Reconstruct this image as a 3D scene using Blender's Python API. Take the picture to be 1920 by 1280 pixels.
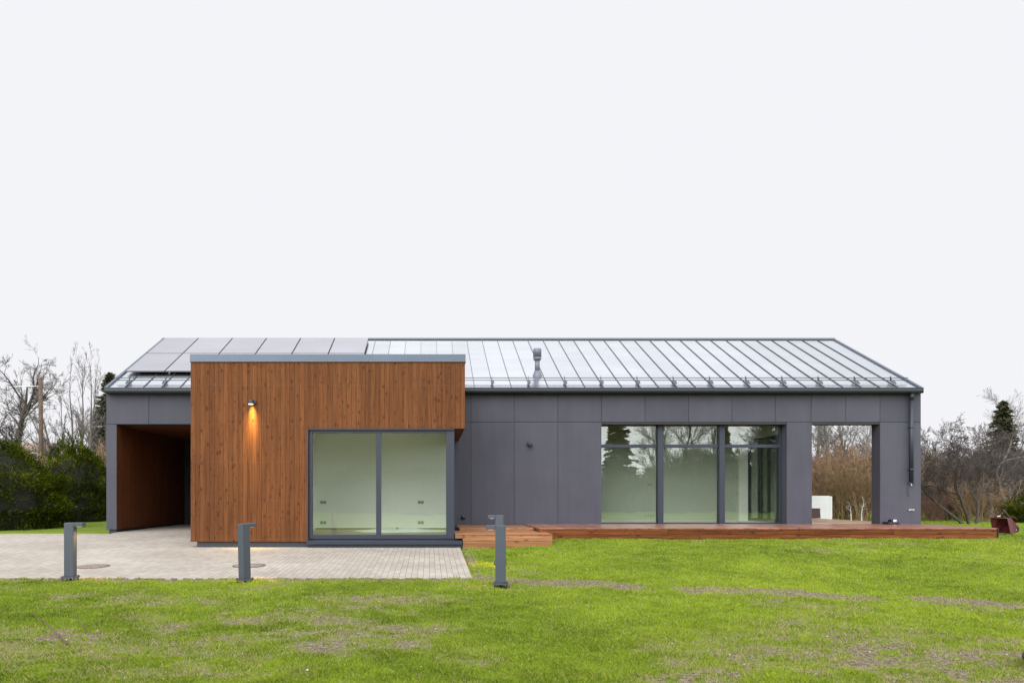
import bpy, math, random
import numpy as np
R = math.radians
rng = np.random.default_rng(7)
random.seed(7)
for o in list(bpy.data.objects): bpy.data.objects.remove(o)
SC = bpy.context.scene
COL = SC.collection

# ------------------------------------------------------------------ camera, sky, sun, exposure
cam = bpy.data.cameras.new('camera'); cam.lens = 24; cam.sensor_width = 36
cam.shift_x = 0.0807; cam.shift_y = 0.1516; cam.clip_start = 0.1; cam.clip_end = 2000
camo = bpy.data.objects.new('camera', cam); COL.objects.link(camo)
camo.location = (0, 0, 0); camo.rotation_euler = (R(90), 0, 0)
SC.camera = camo
W = bpy.data.worlds.new('World'); SC.world = W; W.use_nodes = True
nt = W.node_tree; N = nt.nodes; L = nt.links
for n in list(N): N.remove(n)
wo = N.new('ShaderNodeOutputWorld'); bg = N.new('ShaderNodeBackground'); L.new(bg.outputs[0], wo.inputs[0])
sky = N.new('ShaderNodeTexSky'); sky.sky_type = 'NISHITA'; sky.sun_disc = False
sky.sun_elevation = R(32); sky.sun_rotation = R(205); sky.dust_density = 6; sky.air_density = 2
tc = N.new('ShaderNodeTexCoord'); sp = N.new('ShaderNodeSeparateXYZ'); L.new(tc.outputs['Generated'], sp.inputs[0])
mr = N.new('ShaderNodeMapRange'); L.new(sp.outputs[2], mr.inputs[0])
mr.inputs[1].default_value = 0.62; mr.inputs[2].default_value = 1.0; mr.inputs[3].default_value = 0.93; mr.inputs[4].default_value = 1.7
m2 = N.new('ShaderNodeMapRange'); m2.interpolation_type = 'SMOOTHSTEP'; L.new(sp.outputs[1], m2.inputs[0])
m2.inputs[1].default_value = 0.25; m2.inputs[2].default_value = -0.85; m2.inputs[3].default_value = 1.0; m2.inputs[4].default_value = 3.2
ml = N.new('ShaderNodeMath'); ml.operation = 'MULTIPLY'; L.new(mr.outputs[0], ml.inputs[0]); L.new(m2.outputs[0], ml.inputs[1])
cm = N.new('ShaderNodeMixRGB'); cm.blend_type = 'MULTIPLY'; cm.inputs[0].default_value = 1
cm.inputs[1].default_value = (0.985, 0.99, 1.03, 1); L.new(ml.outputs[0], cm.inputs[2])
sk = N.new('ShaderNodeMixRGB'); sk.blend_type = 'MULTIPLY'; sk.inputs[0].default_value = 1
L.new(sky.outputs[0], sk.inputs[1]); sk.inputs[2].default_value = (0.08, 0.08, 0.08, 1)
mx = N.new('ShaderNodeMixRGB'); mx.inputs[0].default_value = 0.98; L.new(sk.outputs[0], mx.inputs[1]); L.new(cm.outputs[0], mx.inputs[2])
L.new(mx.outputs[0], bg.inputs[0]); bg.inputs[1].default_value = 1.0
sl = bpy.data.lights.new('sun', 'SUN'); sl.energy = 1.5; sl.angle = R(40); sl.color = (1, .97, .93)
so = bpy.data.objects.new('sun', sl); COL.objects.link(so); so.rotation_euler = (R(58), 0, R(-25))
SC.view_settings.view_transform = 'Standard'; SC.view_settings.look = 'None'
SC.view_settings.exposure = 0.0; SC.view_settings.gamma = 1.0
SC.cycles.max_bounces = 8; SC.cycles.diffuse_bounces = 4; SC.cycles.glossy_bounces = 4
SC.cycles.transparent_max_bounces = 16; SC.cycles.caustics_reflective = False; SC.cycles.caustics_refractive = False

# ------------------------------------------------------------------ helpers
def new_mat(name):
    m = bpy.data.materials.new(name); m.use_nodes = True
    n = m.node_tree.nodes; l = m.node_tree.links
    b = n['Principled BSDF']
    return m, n, l, b
def rgba(c): return (c[0], c[1], c[2], 1)
def ramp(n, stops):
    r = n.new('ShaderNodeValToRGB'); e = r.color_ramp.elements
    while len(e) < len(stops): e.new(0.5)
    for i, (p, c) in enumerate(stops): e[i].position = p; e[i].color = rgba(c)
    return r
def coords(n, l, scale, off=None, kind='Object'):
    t = n.new('ShaderNodeTexCoord'); m = n.new('ShaderNodeMapping'); m.inputs['Scale'].default_value = scale
    l.new(t.outputs[kind], m.inputs[0])
    if off is not None: l.new(off, m.inputs['Location'])
    return m.outputs[0]
def noise(n, l, vec, scale=1.0, detail=4, rough=.55):
    t = n.new('ShaderNodeTexNoise'); t.inputs['Scale'].default_value = scale; t.inputs['Detail'].default_value = detail
    t.inputs['Roughness'].default_value = rough; l.new(vec, t.inputs['Vector']); return t.outputs[0]
def attr(n, name):
    a = n.new('ShaderNodeAttribute'); a.attribute_name = name; return a.outputs['Fac']
def mixc(n, l, fac, a, b, mode='MIX'):
    m = n.new('ShaderNodeMixRGB'); m.blend_type = mode
    for s, v in ((0, fac), (1, a), (2, b)):
        if isinstance(v, bpy.types.NodeSocket): l.new(v, m.inputs[s])
        elif isinstance(v, (int, float)): m.inputs[s].default_value = v
        else: m.inputs[s].default_value = rgba(v)
    return m.outputs[0]
def math_(n, l, op, a, b=0.0, c=None):
    m = n.new('ShaderNodeMath'); m.operation = op
    for i, v in enumerate((a, b) if c is None else (a, b, c)):
        if isinstance(v, bpy.types.NodeSocket): l.new(v, m.inputs[i])
        else: m.inputs[i].default_value = v
    return m.outputs[0]
def bump(n, l, b, h, strength=.3, dist=.01):
    u = n.new('ShaderNodeBump'); u.inputs['Strength'].default_value = strength; u.inputs['Distance'].default_value = dist
    l.new(h, u.inputs['Height']); l.new(u.outputs[0], b.inputs['Normal'])

def plain(name, c, rough=.6, metal=0.0, var=.12, scale=8, spec=.5):
    m, n, l, b = new_mat(name)
    v = noise(n, l, coords(n, l, (1, 1, 1)), scale, 5)
    lo = tuple(x * (1 - var) for x in c); hi = tuple(x * (1 + var) for x in c)
    r = ramp(n, [(.3, lo), (.7, hi)]); l.new(v, r.inputs[0]); l.new(r.outputs[0], b.inputs['Base Color'])
    b.inputs['Roughness'].default_value = rough; b.inputs['Metallic'].default_value = metal
    b.inputs['Specular IOR Level'].default_value = spec
    return m

def wood(name, c_lo, c_hi, axis, rough=.55, knots=.5, knotcol=(.09, .03, .015), tone=.5, kscale=7.0, flat=1, spec=.12):
    """board wood; 'rnd' (per board) shifts tone and pattern; axis = grain direction"""
    m, n, l, b = new_mat(name)
    rv = attr(n, 'rnd')
    comb = n.new('ShaderNodeCombineXYZ')
    for i, k in enumerate((37.0, 53.0, 71.0)): l.new(math_(n, l, 'MULTIPLY', rv, k), comb.inputs[i])
    sc = [28.0, 28.0, 28.0]; sc[axis] = 1.3
    g = noise(n, l, coords(n, l, tuple(sc), comb.outputs[0]), 1.0, 6, .6)
    r = ramp(n, [(.3, c_lo), (.72, c_hi)]); l.new(g, r.inputs[0])
    tn = n.new('ShaderNodeMapRange'); l.new(rv, tn.inputs[0]); tn.inputs[3].default_value = 1 - tone * .5; tn.inputs[4].default_value = 1 + tone * .5
    base = mixc(n, l, 1.0, r.outputs[0], tn.outputs[0], 'MULTIPLY')
    big = noise(n, l, coords(n, l, (.5, .5, .35)), 1.0, 3)
    br = ramp(n, [(.3, (.88, .88, .9)), (.7, (1.1, 1.06, 1.02))]); l.new(big, br.inputs[0])
    base = mixc(n, l, 1.0, base, br.outputs[0], 'MULTIPLY')
    ks = [kscale] * 3; ks[axis] = kscale * .62; ks[flat] = 0.0
    vo = n.new('ShaderNodeTexVoronoi'); vo.inputs['Scale'].default_value = 1.0; l.new(coords(n, l, tuple(ks), comb.outputs[0]), vo.inputs['Vector'])
    kr = ramp(n, [(.10, (1, 1, 1)), (.30, (0, 0, 0))]); l.new(vo.outputs['Distance'], kr.inputs[0])
    sepc = n.new('ShaderNodeSeparateColor'); l.new(vo.outputs['Color'], sepc.inputs[0])
    gate = math_(n, l, 'LESS_THAN', sepc.outputs[0], knots)
    kf = math_(n, l, 'MULTIPLY', math_(n, l, 'MULTIPLY', kr.outputs[0], gate), .75)
    base = mixc(n, l, kf, base, knotcol)
    ks2 = [kscale * 1.9] * 3; ks2[axis] = kscale * 1.05; ks2[flat] = 0.0
    v2 = n.new('ShaderNodeTexVoronoi'); v2.inputs['Scale'].default_value = 1.0; l.new(coords(n, l, tuple(ks2), comb.outputs[0]), v2.inputs['Vector'])
    k2 = ramp(n, [(.10, (1, 1, 1)), (.34, (0, 0, 0))]); l.new(v2.outputs['Distance'], k2.inputs[0])
    s2 = n.new('ShaderNodeSeparateColor'); l.new(v2.outputs['Color'], s2.inputs[0])
    base = mixc(n, l, math_(n, l, 'MULTIPLY', math_(n, l, 'MULTIPLY', k2.outputs[0], math_(n, l, 'LESS_THAN', s2.outputs[1], knots * .55)), .55), base, knotcol)
    base = mixc(n, l, math_(n, l, 'GREATER_THAN', rv, 1.5), base, (.26, .17, .12))
    b.inputs['Specular IOR Level'].default_value = spec
    l.new(base, b.inputs['Base Color']); b.inputs['Roughness'].default_value = rough
    bump(n, l, b, g, .25, .004)
    return m

def make_obj(name, me, mat, parent=None, loc=(0, 0, 0)):
    o = bpy.data.objects.new(name, me); COL.objects.link(o); o.location = loc
    if mat: me.materials.append(mat)
    if parent is not None: o.parent = parent
    return o
def tag(o, label=None, cat=None, group=None, kind=None):
    for k, v in (('label', label), ('category', cat), ('group', group), ('kind', kind)):
        if v: o[k] = v
    return o
def thing(name, loc, label, cat, group=None, rz=0):
    o = bpy.data.objects.new(name, None); COL.objects.link(o); o.location = loc; o.rotation_euler = (0, 0, rz)
    o.empty_display_size = .2
    return tag(o, label, cat, group)

class MB:
    """collects shapes in world coordinates; build() links them as one mesh whose origin is the parent's"""
    def __init__(s): s.v = []; s.f = []; s.r = []; s.sm = []
    def add(s, vs, fs, rnd=None, smooth=False):
        b = len(s.v); s.v += vs; r = random.random() if rnd is None else rnd
        for f in fs: s.f.append(tuple(i + b for i in f)); s.r.append(r); s.sm.append(smooth)
        return s
    def box(s, x0, x1, y0, y1, z0, z1, rnd=None):
        vs = [(x, y, z) for z in (z0, z1) for y in (y0, y1) for x in (x0, x1)]
        return s.add(vs, [(0, 2, 3, 1), (4, 5, 7, 6), (0, 1, 5, 4), (2, 6, 7, 3), (0, 4, 6, 2), (1, 3, 7, 5)], rnd)
    def bev(s, x0, x1, y0, y1, z0, z1, c=.004, rnd=None):
        """box with chamfered edges"""
        vs = []; idx = {}
        for a, x in enumerate((x0, x1)):
            for bb, y in enumerate((y0, y1)):
                for cc, z in enumerate((z0, z1)):
                    sx = c if a == 0 else -c; sy = c if bb == 0 else -c; sz = c if cc == 0 else -c
                    for k, p in enumerate(((x, y + sy, z + sz), (x + sx, y, z + sz), (x + sx, y + sy, z))):
                        idx[(a, bb, cc, k)] = len(vs); vs.append(p)
        I = lambda a, b_, c_, k: idx[(a, b_, c_, k)]
        fs = []
        for a in (0, 1):
            q = [I(a, 0, 0, 0), I(a, 1, 0, 0), I(a, 1, 1, 0), I(a, 0, 1, 0)]; fs.append(tuple(q if a else q[::-1]))
            q = [I(0, a, 0, 1), I(1, a, 0, 1), I(1, a, 1, 1), I(0, a, 1, 1)]; fs.append(tuple(q[::-1] if a else q))
            q = [I(0, 0, a, 2), I(1, 0, a, 2), I(1, 1, a, 2), I(0, 1, a, 2)]; fs.append(tuple(q if a else q[::-1]))
        for a in (0, 1):
            for b_ in (0, 1):
                fs.append((I(a, b_, 0, 0), I(a, b_, 1, 0), I(a, b_, 1, 1), I(a, b_, 0, 1)))
                fs.append((I(a, 0, b_, 0), I(a, 1, b_, 0), I(a, 1, b_, 2), I(a, 0, b_, 2)))
                fs.append((I(0, a, b_, 1), I(1, a, b_, 1), I(1, a, b_, 2), I(0, a, b_, 2)))
                for c_ in (0, 1): fs.append((I(a, b_, c_, 0), I(a, b_, c_, 1), I(a, b_, c_, 2)))
        return s.add(vs, fs, rnd)
    def prism(s, pts, a0, a1, axis, rnd=None):
        """polygon pts (2D) extruded along axis"""
        n = len(pts); vs = []
        for a in (a0, a1):
            for p in pts:
                q = list(p); q.insert(axis, a); vs.append(tuple(q))
        fs = [tuple(range(n))[::-1], tuple(range(n, 2 * n))] + [(i, (i + 1) % n, n + (i + 1) % n, n + i) for i in range(n)]
        return s.add(vs, fs, rnd)
    def lathe(s, cx, cy, prof, n=20, rnd=None, smooth=True):
        vs = []; fs = []
        for r, z in prof:
            for k in range(n):
                a = 2 * math.pi * k / n; vs.append((cx + r * math.cos(a), cy + r * math.sin(a), z))
        for i in range(len(prof) - 1):
            for k in range(n):
                k2 = (k + 1) % n; fs.append((i * n + k, i * n + k2, (i + 1) * n + k2, (i + 1) * n + k))
        fs.append(tuple(range(n))[::-1]); fs.append(tuple((len(prof) - 1) * n + k for k in range(n)))
        return s.add(vs, fs, rnd, False if not smooth else True)
    def tube(s, pts, rad, n=8, rnd=None):
        pts = [np.array(p, float) for p in pts]; rr = rad if isinstance(rad, (list, tuple)) else [rad] * len(pts)
        vs = []; fs = []
        for i, p in enumerate(pts):
            t = pts[min(i + 1, len(pts) - 1)] - pts[max(i - 1, 0)]; t /= np.linalg.norm(t)
            ref = np.array((0, 0, 1.)) if abs(t[2]) < .9 else np.array((1., 0, 0))
            u = np.cross(t, ref); u /= np.linalg.norm(u); w = np.cross(t, u)
            for k in range(n):
                a = 2 * math.pi * k / n; vs.append(tuple(p + rr[i] * (math.cos(a) * u + math.sin(a) * w)))
        for i in range(len(pts) - 1):
            for k in range(n):
                k2 = (k + 1) % n; fs.append((i * n + k, (i + 1) * n + k, (i + 1) * n + k2, i * n + k2))
        fs.append(tuple(range(n))); fs.append(tuple((len(pts) - 1) * n + k for k in range(n))[::-1])
        return s.add(vs, fs, rnd, True)
    def build(s, name, mat, parent=None, org=None):
        if org is None:
            org = (0, 0, 0); p = parent
            while p is not None: org = tuple(a + b for a, b in zip(org, p.location)); p = p.parent
        me = bpy.data.meshes.new(name)
        me.from_pydata([(a - org[0], b - org[1], c - org[2]) for a, b, c in s.v], [], s.f)
        at = me.attributes.new('rnd', 'FLOAT', 'FACE'); at.data.foreach_set('value', s.r)
        me.polygons.foreach_set('use_smooth', s.sm); me.update()
        return make_obj(name, me, mat, parent, (0, 0, 0) if parent is not None else org)

def np_mesh(name, verts, faces, attrs=None, smooth=False):
    """verts (n,3), faces (m,k) all of k corners"""
    me = bpy.data.meshes.new(name); k = faces.shape[1]
    me.vertices.add(len(verts)); me.vertices.foreach_set('co', verts.astype(np.float32).ravel())
    me.loops.add(faces.size); me.loops.foreach_set('vertex_index', faces.astype(np.int32).ravel())
    me.polygons.add(len(faces)); me.polygons.foreach_set('loop_start', (np.arange(len(faces)) * k).astype(np.int32))
    me.polygons.foreach_set('use_smooth', np.full(len(faces), smooth))
    for nm, dom, arr in (attrs or []):
        a = me.attributes.new(nm, 'FLOAT', dom); a.data.foreach_set('value', arr.astype(np.float32))
    me.update(calc_edges=True); me.validate()
    return me

_lat = rng.random((256, 256))
def vnoise(x, y, s):
    """value noise, feature size s"""
    x = np.asarray(x) / s + 57.3; y = np.asarray(y) / s + 91.7
    xi = np.floor(x).astype(int); yi = np.floor(y).astype(int); fx = x - xi; fy = y - yi
    fx = fx * fx * (3 - 2 * fx); fy = fy * fy * (3 - 2 * fy)
    g = lambda a, b: _lat[a % 256, b % 256]
    return (g(xi, yi) * (1 - fx) + g(xi + 1, yi) * fx) * (1 - fy) + (g(xi, yi + 1) * (1 - fx) + g(xi + 1, yi + 1) * fx) * fy
def fbm(x, y, s, o=4):
    t = 0; a = 1; w = 0
    for k in range(o): t = t + a * vnoise(np.asarray(x) + 13 * k, np.asarray(y) - 7 * k, s); w += a; a *= .55; s *= .47
    return t / w

# ------------------------------------------------------------------ key measures (eye = 0, y = distance from the camera)
YF = 18.8                                  # grey facade
XL, XR = -8.9, 13.54                       # ends of the house
YE, ZE, YR, ZR = 18.70, 2.98, 22.74, 5.24  # eave and ridge
SLOPE = (ZR - ZE) / (YR - YE)
YB = 26.78                                 # rear wall
BX0, BX1, YBX = -5.42, 0.81, 15.5          # timber box
DZ = -0.745                                # terrace level
def roofz(y): return ZE + SLOPE * (y - YE)

def ground_h(x, y):
    x = np.asarray(x, float); y = np.asarray(y, float)
    a = np.interp(y, [-400, -60, -34, -20, 0, 5, 11.1, 15.5, 18.8, 26, 60, 400], [-.2, -.3, -.5, -1.2, -1.5, -1.45, -1.335, -1.163, -.985, -.95, -.9, -.9])
    b = np.interp(y, [-400, -60, -34, -20, 0, 5, 11.1, 16.3, 18.8, 26, 60, 400], [-.2, -.3, -.5, -1.2, -1.5, -1.45, -1.30, -1.006, -.97, -.95, -.9, -.9])
    t = np.clip((x - 1.6) / 2.0, 0, 1); t = t * t * (3 - 2 * t)
    return a * (1 - t) + b * t
def on_paving(x, y, m=0.0):
    return ((x > -17 - m) & (x < .70 + m) & (y > 11.1 - m) & (y < 18.42 + m)) | ((x > XL) & (x < -5.3) & (y > 18) & (y < 24.2))
def bareness(x, y):
    n1 = fbm(x * .75, y, 1.25, 5); n2 = fbm(x + 40, y + 11, .33, 4)
    near = np.clip((10.8 - y) / 4.5, 0, 1)
    reg = near * (.55 + .45 * np.clip((x + 1) / 5, 0, 1)) + .3 * np.clip(1 - np.abs(y - 9.6) / 1.3, 0, 1) * np.clip(1 - np.abs(x - .7) / 2.6, 0, 1)
    b = n1 * .72 + n2 * .42 + reg * .185 - .658
    tr = -1e9 + 0 * x
    ty = np.interp(x, [.6, 1.3, 3.2, 6.0, 7.4, 9], [11.3, 10.95, 9.95, 9.12, 8.5, 7.9]) + .06 * np.sin(x * 3)
    wig = .36 + .22 * (fbm(x, y * 0, .5, 3) - .45)
    gap = ((x > .78) & (x < 3.2)) | ((x > 3.5) & (x < 6.0)) | ((x > 6.25) & (x < 9.5))
    tr = np.where(gap, .60 * (1 - np.abs(y - ty) / wig) + (n2 - .42) * .8, -1)
    edge = np.where((x < .9), .30 * (1 - np.abs(y - 10.92) / .22) + (n2 - .5) * .8, -1)
    edge2 = np.where((y > 11) & (y < 15.4), .25 * (1 - np.abs(x - .82) / .13) + (n2 - .5) * .8, -1)
    n3 = fbm(x * 1.0 + 5, y + 3, .11, 3)
    f3 = np.clip(.45 + (n3 - .35) * 2.6, 0, 1)
    return np.maximum(np.clip(np.maximum(b, np.maximum(edge, edge2)) * 5, 0, 1) * f3, np.clip(tr * 5, 0, 1) * (.5 + .5 * f3))
# ------------------------------------------------------------------ materials
M = {}
M['clad'] = wood('timber_cladding', (.092, .033, .0105), (.178, .069, .024), 2, .62, .6, (.040, .012, .004), .34, 8.0, 1)
M['clad_shade'] = wood('timber_cladding_shaded', (.085, .028, .010), (.145, .05, .018), 2, .65, .45, (.04, .013, .006), .22, 9.5, 0)  # same boards as outside, colour darkened for the shade in the entrance
M['deck_y'] = wood('terrace_boards', (.17, .066, .042), (.36, .165, .105), 1, .28, .4, (.06, .02, .014), .6, 6, 2, .5)
M['deck_x'] = wood('step_boards', (.22, .098, .042), (.40, .20, .095), 0, .36, .5, (.07, .022, .012), .45, 6, 1, .3)
M['deck_pale'] = wood('pale_terrace_boards', (.36, .23, .14), (.56, .39, .26), 1, .5, .3, (.14, .07, .04), .3, 6, 2, .3)  # paler tan than the open deck boards
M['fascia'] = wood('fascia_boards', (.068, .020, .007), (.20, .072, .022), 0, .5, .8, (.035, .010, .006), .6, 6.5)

def fibre():
    m, n, l, b = new_mat('fibre_cement')
    rv = attr(n, 'rnd'); fine = noise(n, l, coords(n, l, (1, 1, 1)), 90, 4, .7); big = noise(n, l, coords(n, l, (1, 1, 1)), 1.1, 4)
    r = ramp(n, [(.3, (.061, .063, .081)), (.7, (.078, .079, .100))]); l.new(fine, r.inputs[0])
    r2 = ramp(n, [(.3, (.92, .92, .92)), (.7, (1.07, 1.07, 1.06))]); l.new(big, r2.inputs[0])
    t = n.new('ShaderNodeMapRange'); l.new(rv, t.inputs[0]); t.inputs[3].default_value = .92; t.inputs[4].default_value = 1.07
    b.inputs['Specular IOR Level'].default_value = .18
    stv = noise(n, l, coords(n, l, (5, 5, .5)), 1.0, 5, .6); r5 = ramp(n, [(.3, (.93, .93, .94)), (.7, (1.06, 1.06, 1.05))]); l.new(stv, r5.inputs[0])
    c = mixc(n, l, 1.0, mixc(n, l, 1.0, r.outputs[0], r2.outputs[0], 'MULTIPLY'), t.outputs[0], 'MULTIPLY')
    c = mixc(n, l, 1.0, c, r5.outputs[0], 'MULTIPLY')
    c = mixc(n, l, math_(n, l, 'GREATER_THAN', rv, 1.5), c, (.05, .05, .06))
    l.new(c, b.inputs['Base Color']); b.inputs['Roughness'].default_value = .62; bump(n, l, b, fine, .15, .002)
    return m
M['fibre'] = fibre()
M['backing'] = plain('joint_backing', (.03, .03, .035), .8)
M['anth'] = plain('anthracite_paint', (.019, .026, .042), .5, 0, .05, 3)
M['anth_d'] = plain('anthracite_trim', (.024, .030, .042), .45, 0, .05, 3)
M['white'] = plain('white_paint', (.82, .83, .85), .5, 0, .05, 3)
M['bollard'] = plain('bollard_paint', (.058, .070, .090), .42, 0, .06, 5)
M['plinth'] = plain('plinth_render', (.036, .042, .054), .8, 0, .15, 12)
M['black'] = plain('black_plastic', (.012, .012, .014), .4)
M['brownbox'] = plain('brown_metal', (.07, .03, .028), .5)
M['steel'] = plain('bright_steel', (.6, .6, .6), .3, .9, .05)
M['room'] = plain('room_wall', (.93, .93, .90), .7, 0, .02, 2)
M['room_dim'] = plain('living_room_wall', (.47, .495, .44), .7, 0, .03, 2)  # darker wall colour standing in for a deeper, dimmer room
M['socket'] = plain('socket_plate', (.50, .50, .46), .5, 0, .03)
M['socket_in'] = plain('socket_insert', (.26, .26, .24), .5, 0, .03)
M['roomfloor'] = plain('room_floor', (.50, .42, .30), .5, 0, .1, 4)
M['trunk_grey'] = plain('bark_grey', (.115, .10, .09), .9, 0, .4, 14)
M['trunk_brown'] = plain('bark_brown', (.056, .043, .037), .9, 0, .35, 14)
M['trunk_pale'] = plain('bark_pale', (.20, .19, .165), .9, 0, .4, 10)
M['trunk_red'] = plain('bark_reddish', (.20, .105, .075), .9, 0, .3, 14)
M['trunk_tan'] = plain('stalks_tan', (.30, .20, .11), .9, 0, .4, 6)
M['white_bark'] = plain('bark_white', (.62, .60, .57), .8, 0, .3, 20)
M['pole'] = plain('pole_wood', (.095, .06, .042), .85, 0, .3, 9)
M['maroon'] = plain('maroon_paint', (.085, .010, .013), .35, 0, .2, 9)
M['rubber'] = plain('rubber', (.02, .02, .022), .7)
M['barn'] = plain('barn_boards', (.26, .265, .19), .9, 0, .3, .8)
M['rock'] = plain('rock', (.07, .055, .05), .85, 0, .5, 14)
M['house_wall'] = plain('neighbour_render', (.40, .36, .31), .9, 0, .12, 4)

def metal_roof(name, c, rough, metal=1.0):
    m, n, l, b = new_mat(name)
    v = noise(n, l, coords(n, l, (.5, 2.0, .5)), 1.0, 5); rv = attr(n, 'rnd')
    r = ramp(n, [(.3, tuple(x * .93 for x in c)), (.7, tuple(min(1, x * 1.06) for x in c))]); l.new(v, r.inputs[0])
    t = n.new('ShaderNodeMapRange'); l.new(rv, t.inputs[0]); t.inputs[3].default_value = .95; t.inputs[4].default_value = 1.04
    l.new(mixc(n, l, 1.0, r.outputs[0], t.outputs[0], 'MULTIPLY'), b.inputs['Base Color'])
    b.inputs['Metallic'].default_value = metal; b.inputs['Roughness'].default_value = rough
    v2 = noise(n, l, coords(n, l, (.9, 2.4, .9)), 1.0, 3); bump(n, l, b, v2, .25, .01)
    return m
M['roof'] = metal_roof('standing_seam_sheet', (.71, .735, .77), .24)
M['seam'] = plain('seam_edge', (.07, .085, .105), .4, .3, .05)
M['cap'] = plain('parapet_sheet', (.095, .118, .155), .38, .35, .06, 2, .5)
M['solar'] = metal_roof('solar_glass', (.56, .56, .60), .12)
M['flue'] = plain('flue_paint', (.13, .137, .175), .45, 0, .06, 4)

def glass(name, tint, fac, wob=.02):
    m = bpy.data.materials.new(name); m.use_nodes = True; n = m.node_tree.nodes; l = m.node_tree.links
    n.remove(n['Principled BSDF']); out = n['Material Output']
    t = n.new('ShaderNodeBsdfTransparent'); t.inputs[0].default_value = rgba(tint)
    g = n.new('ShaderNodeBsdfGlossy'); g.inputs['Roughness'].default_value = .0; g.inputs['Color'].default_value = (.97, 1, .95, 1)
    lw = n.new('ShaderNodeLayerWeight'); lw.inputs['Blend'].default_value = .25
    f = math_(n, l, 'ADD', math_(n, l, 'MULTIPLY', lw.outputs['Fresnel'], .6), fac)
    x = n.new('ShaderNodeMixShader'); l.new(f, x.inputs[0]); l.new(t.outputs[0], x.inputs[1]); l.new(g.outputs[0], x.inputs[2]); l.new(x.outputs[0], out.inputs[0])
    v = noise(n, l, coords(n, l, (1.2, 1, 1.0)), 1.0, 2)
    u = n.new('ShaderNodeBump'); u.inputs['Strength'].default_value = wob; u.inputs['Distance'].default_value = .1; l.new(v, u.inputs['Height']); l.new(u.outputs[0], g.inputs['Normal'])
    return m
M['glass'] = glass('window_glass', (.925, .968, .93), .10)
M['glass2'] = glass('side_glass', (.9, .92, .9), .08)
def lamp_mat(name, c, s):
    m = bpy.data.materials.new(name); m.use_nodes = True; n = m.node_tree.nodes; l = m.node_tree.links
    n.remove(n['Principled BSDF']); e = n.new('ShaderNodeEmission'); e.inputs[0].default_value = rgba(c); e.inputs[1].default_value = s
    l.new(e.outputs[0], n['Material Output'].inputs[0]); return m
M['lamp'] = lamp_mat('lamp_glow', (1, .85, .6), 3)

def paving_mat():
    m, n, l, b = new_mat('concrete_pavers')
    t = n.new('ShaderNodeTexCoord'); mp = n.new('ShaderNodeMapping'); mp.inputs['Rotation'].default_value = (0, 0, R(90)); l.new(t.outputs['Object'], mp.inputs[0])
    br = n.new('ShaderNodeTexBrick'); l.new(mp.outputs[0], br.inputs['Vector'])
    br.inputs['Scale'].default_value = 1; br.inputs['Brick Width'].default_value = .2; br.inputs['Row Height'].default_value = .1
    br.inputs['Mortar Size'].default_value = .004; br.inputs['Mortar Smooth'].default_value = .3; br.inputs['Bias'].default_value = 0
    br.inputs['Color1'].default_value = (.325, .292, .250, 1); br.inputs['Color2'].default_value = (.40, .366, .318, 1); br.inputs['Mortar'].default_value = (.13, .115, .095, 1)
    big = noise(n, l, coords(n, l, (.5, .8, 1)), 1.0, 4); r = ramp(n, [(.32, (.86, .84, .82)), (.68, (1.1, 1.1, 1.1))]); l.new(big, r.inputs[0])
    fine = noise(n, l, coords(n, l, (1, 1, 1)), 60, 3, .7); r2 = ramp(n, [(.3, (.88, .88, .88)), (.7, (1.1, 1.1, 1.1))]); l.new(fine, r2.inputs[0])
    c = mixc(n, l, 1.0, mixc(n, l, 1.0, br.outputs[0], r.outputs[0], 'MULTIPLY'), r2.outputs[0], 'MULTIPLY')
    st = noise(n, l, coords(n, l, (1.1, 2.5, 1)), 1.0, 6, .65); r3 = ramp(n, [(.60, (0, 0, 0)), (.72, (1, 1, 1))]); l.new(st, r3.inputs[0])
    c = mixc(n, l, math_(n, l, 'MULTIPLY', r3.outputs[0], .22), c, (.20, .16, .11))
    l.new(c, b.inputs['Base Color']); b.inputs['Roughness'].default_value = .75
    bump(n, l, b, math_(n, l, 'SUBTRACT', 1.0, br.outputs['Fac']), .5, .006)
    return m
M['pave'] = paving_mat()

def ground_mat():
    m, n, l, b = new_mat('lawn_soil')
    bare = attr(n, 'bare')
    g1 = noise(n, l, coords(n, l, (1, 1, 1)), 38, 5, .7); g2 = noise(n, l, coords(n, l, (1, 1, 1)), .9, 4)
    gr = ramp(n, [(.30, (.055, .085, .009)), (.50, (.135, .195, .018)), (.72, (.24, .31, .035))]); l.new(g1, gr.inputs[0])
    gv = ramp(n, [(.3, (.80, .86, .8)), (.7, (1.15, 1.08, 1.0))]); l.new(g2, gv.inputs[0])
    grass = mixc(n, l, 1.0, gr.outputs[0], gv.outputs[0], 'MULTIPLY')
    d1 = noise(n, l, coords(n, l, (1, 1, 1)), 26, 6, .75)
    dr = ramp(n, [(.36, (.035, .026, .02)), (.47, (.12, .092, .068)), (.60, (.25, .205, .155)), (.75, (.42, .37, .30))]); l.new(d1, dr.inputs[0])
    l.new(mixc(n, l, bare, grass, dr.outputs[0]), b.inputs['Base Color']); b.inputs['Roughness'].default_value = .95
    b.inputs['Specular IOR Level'].default_value = .15
    bump(n, l, b, d1, .6, .02)
    return m
M['ground'] = ground_mat()

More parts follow.
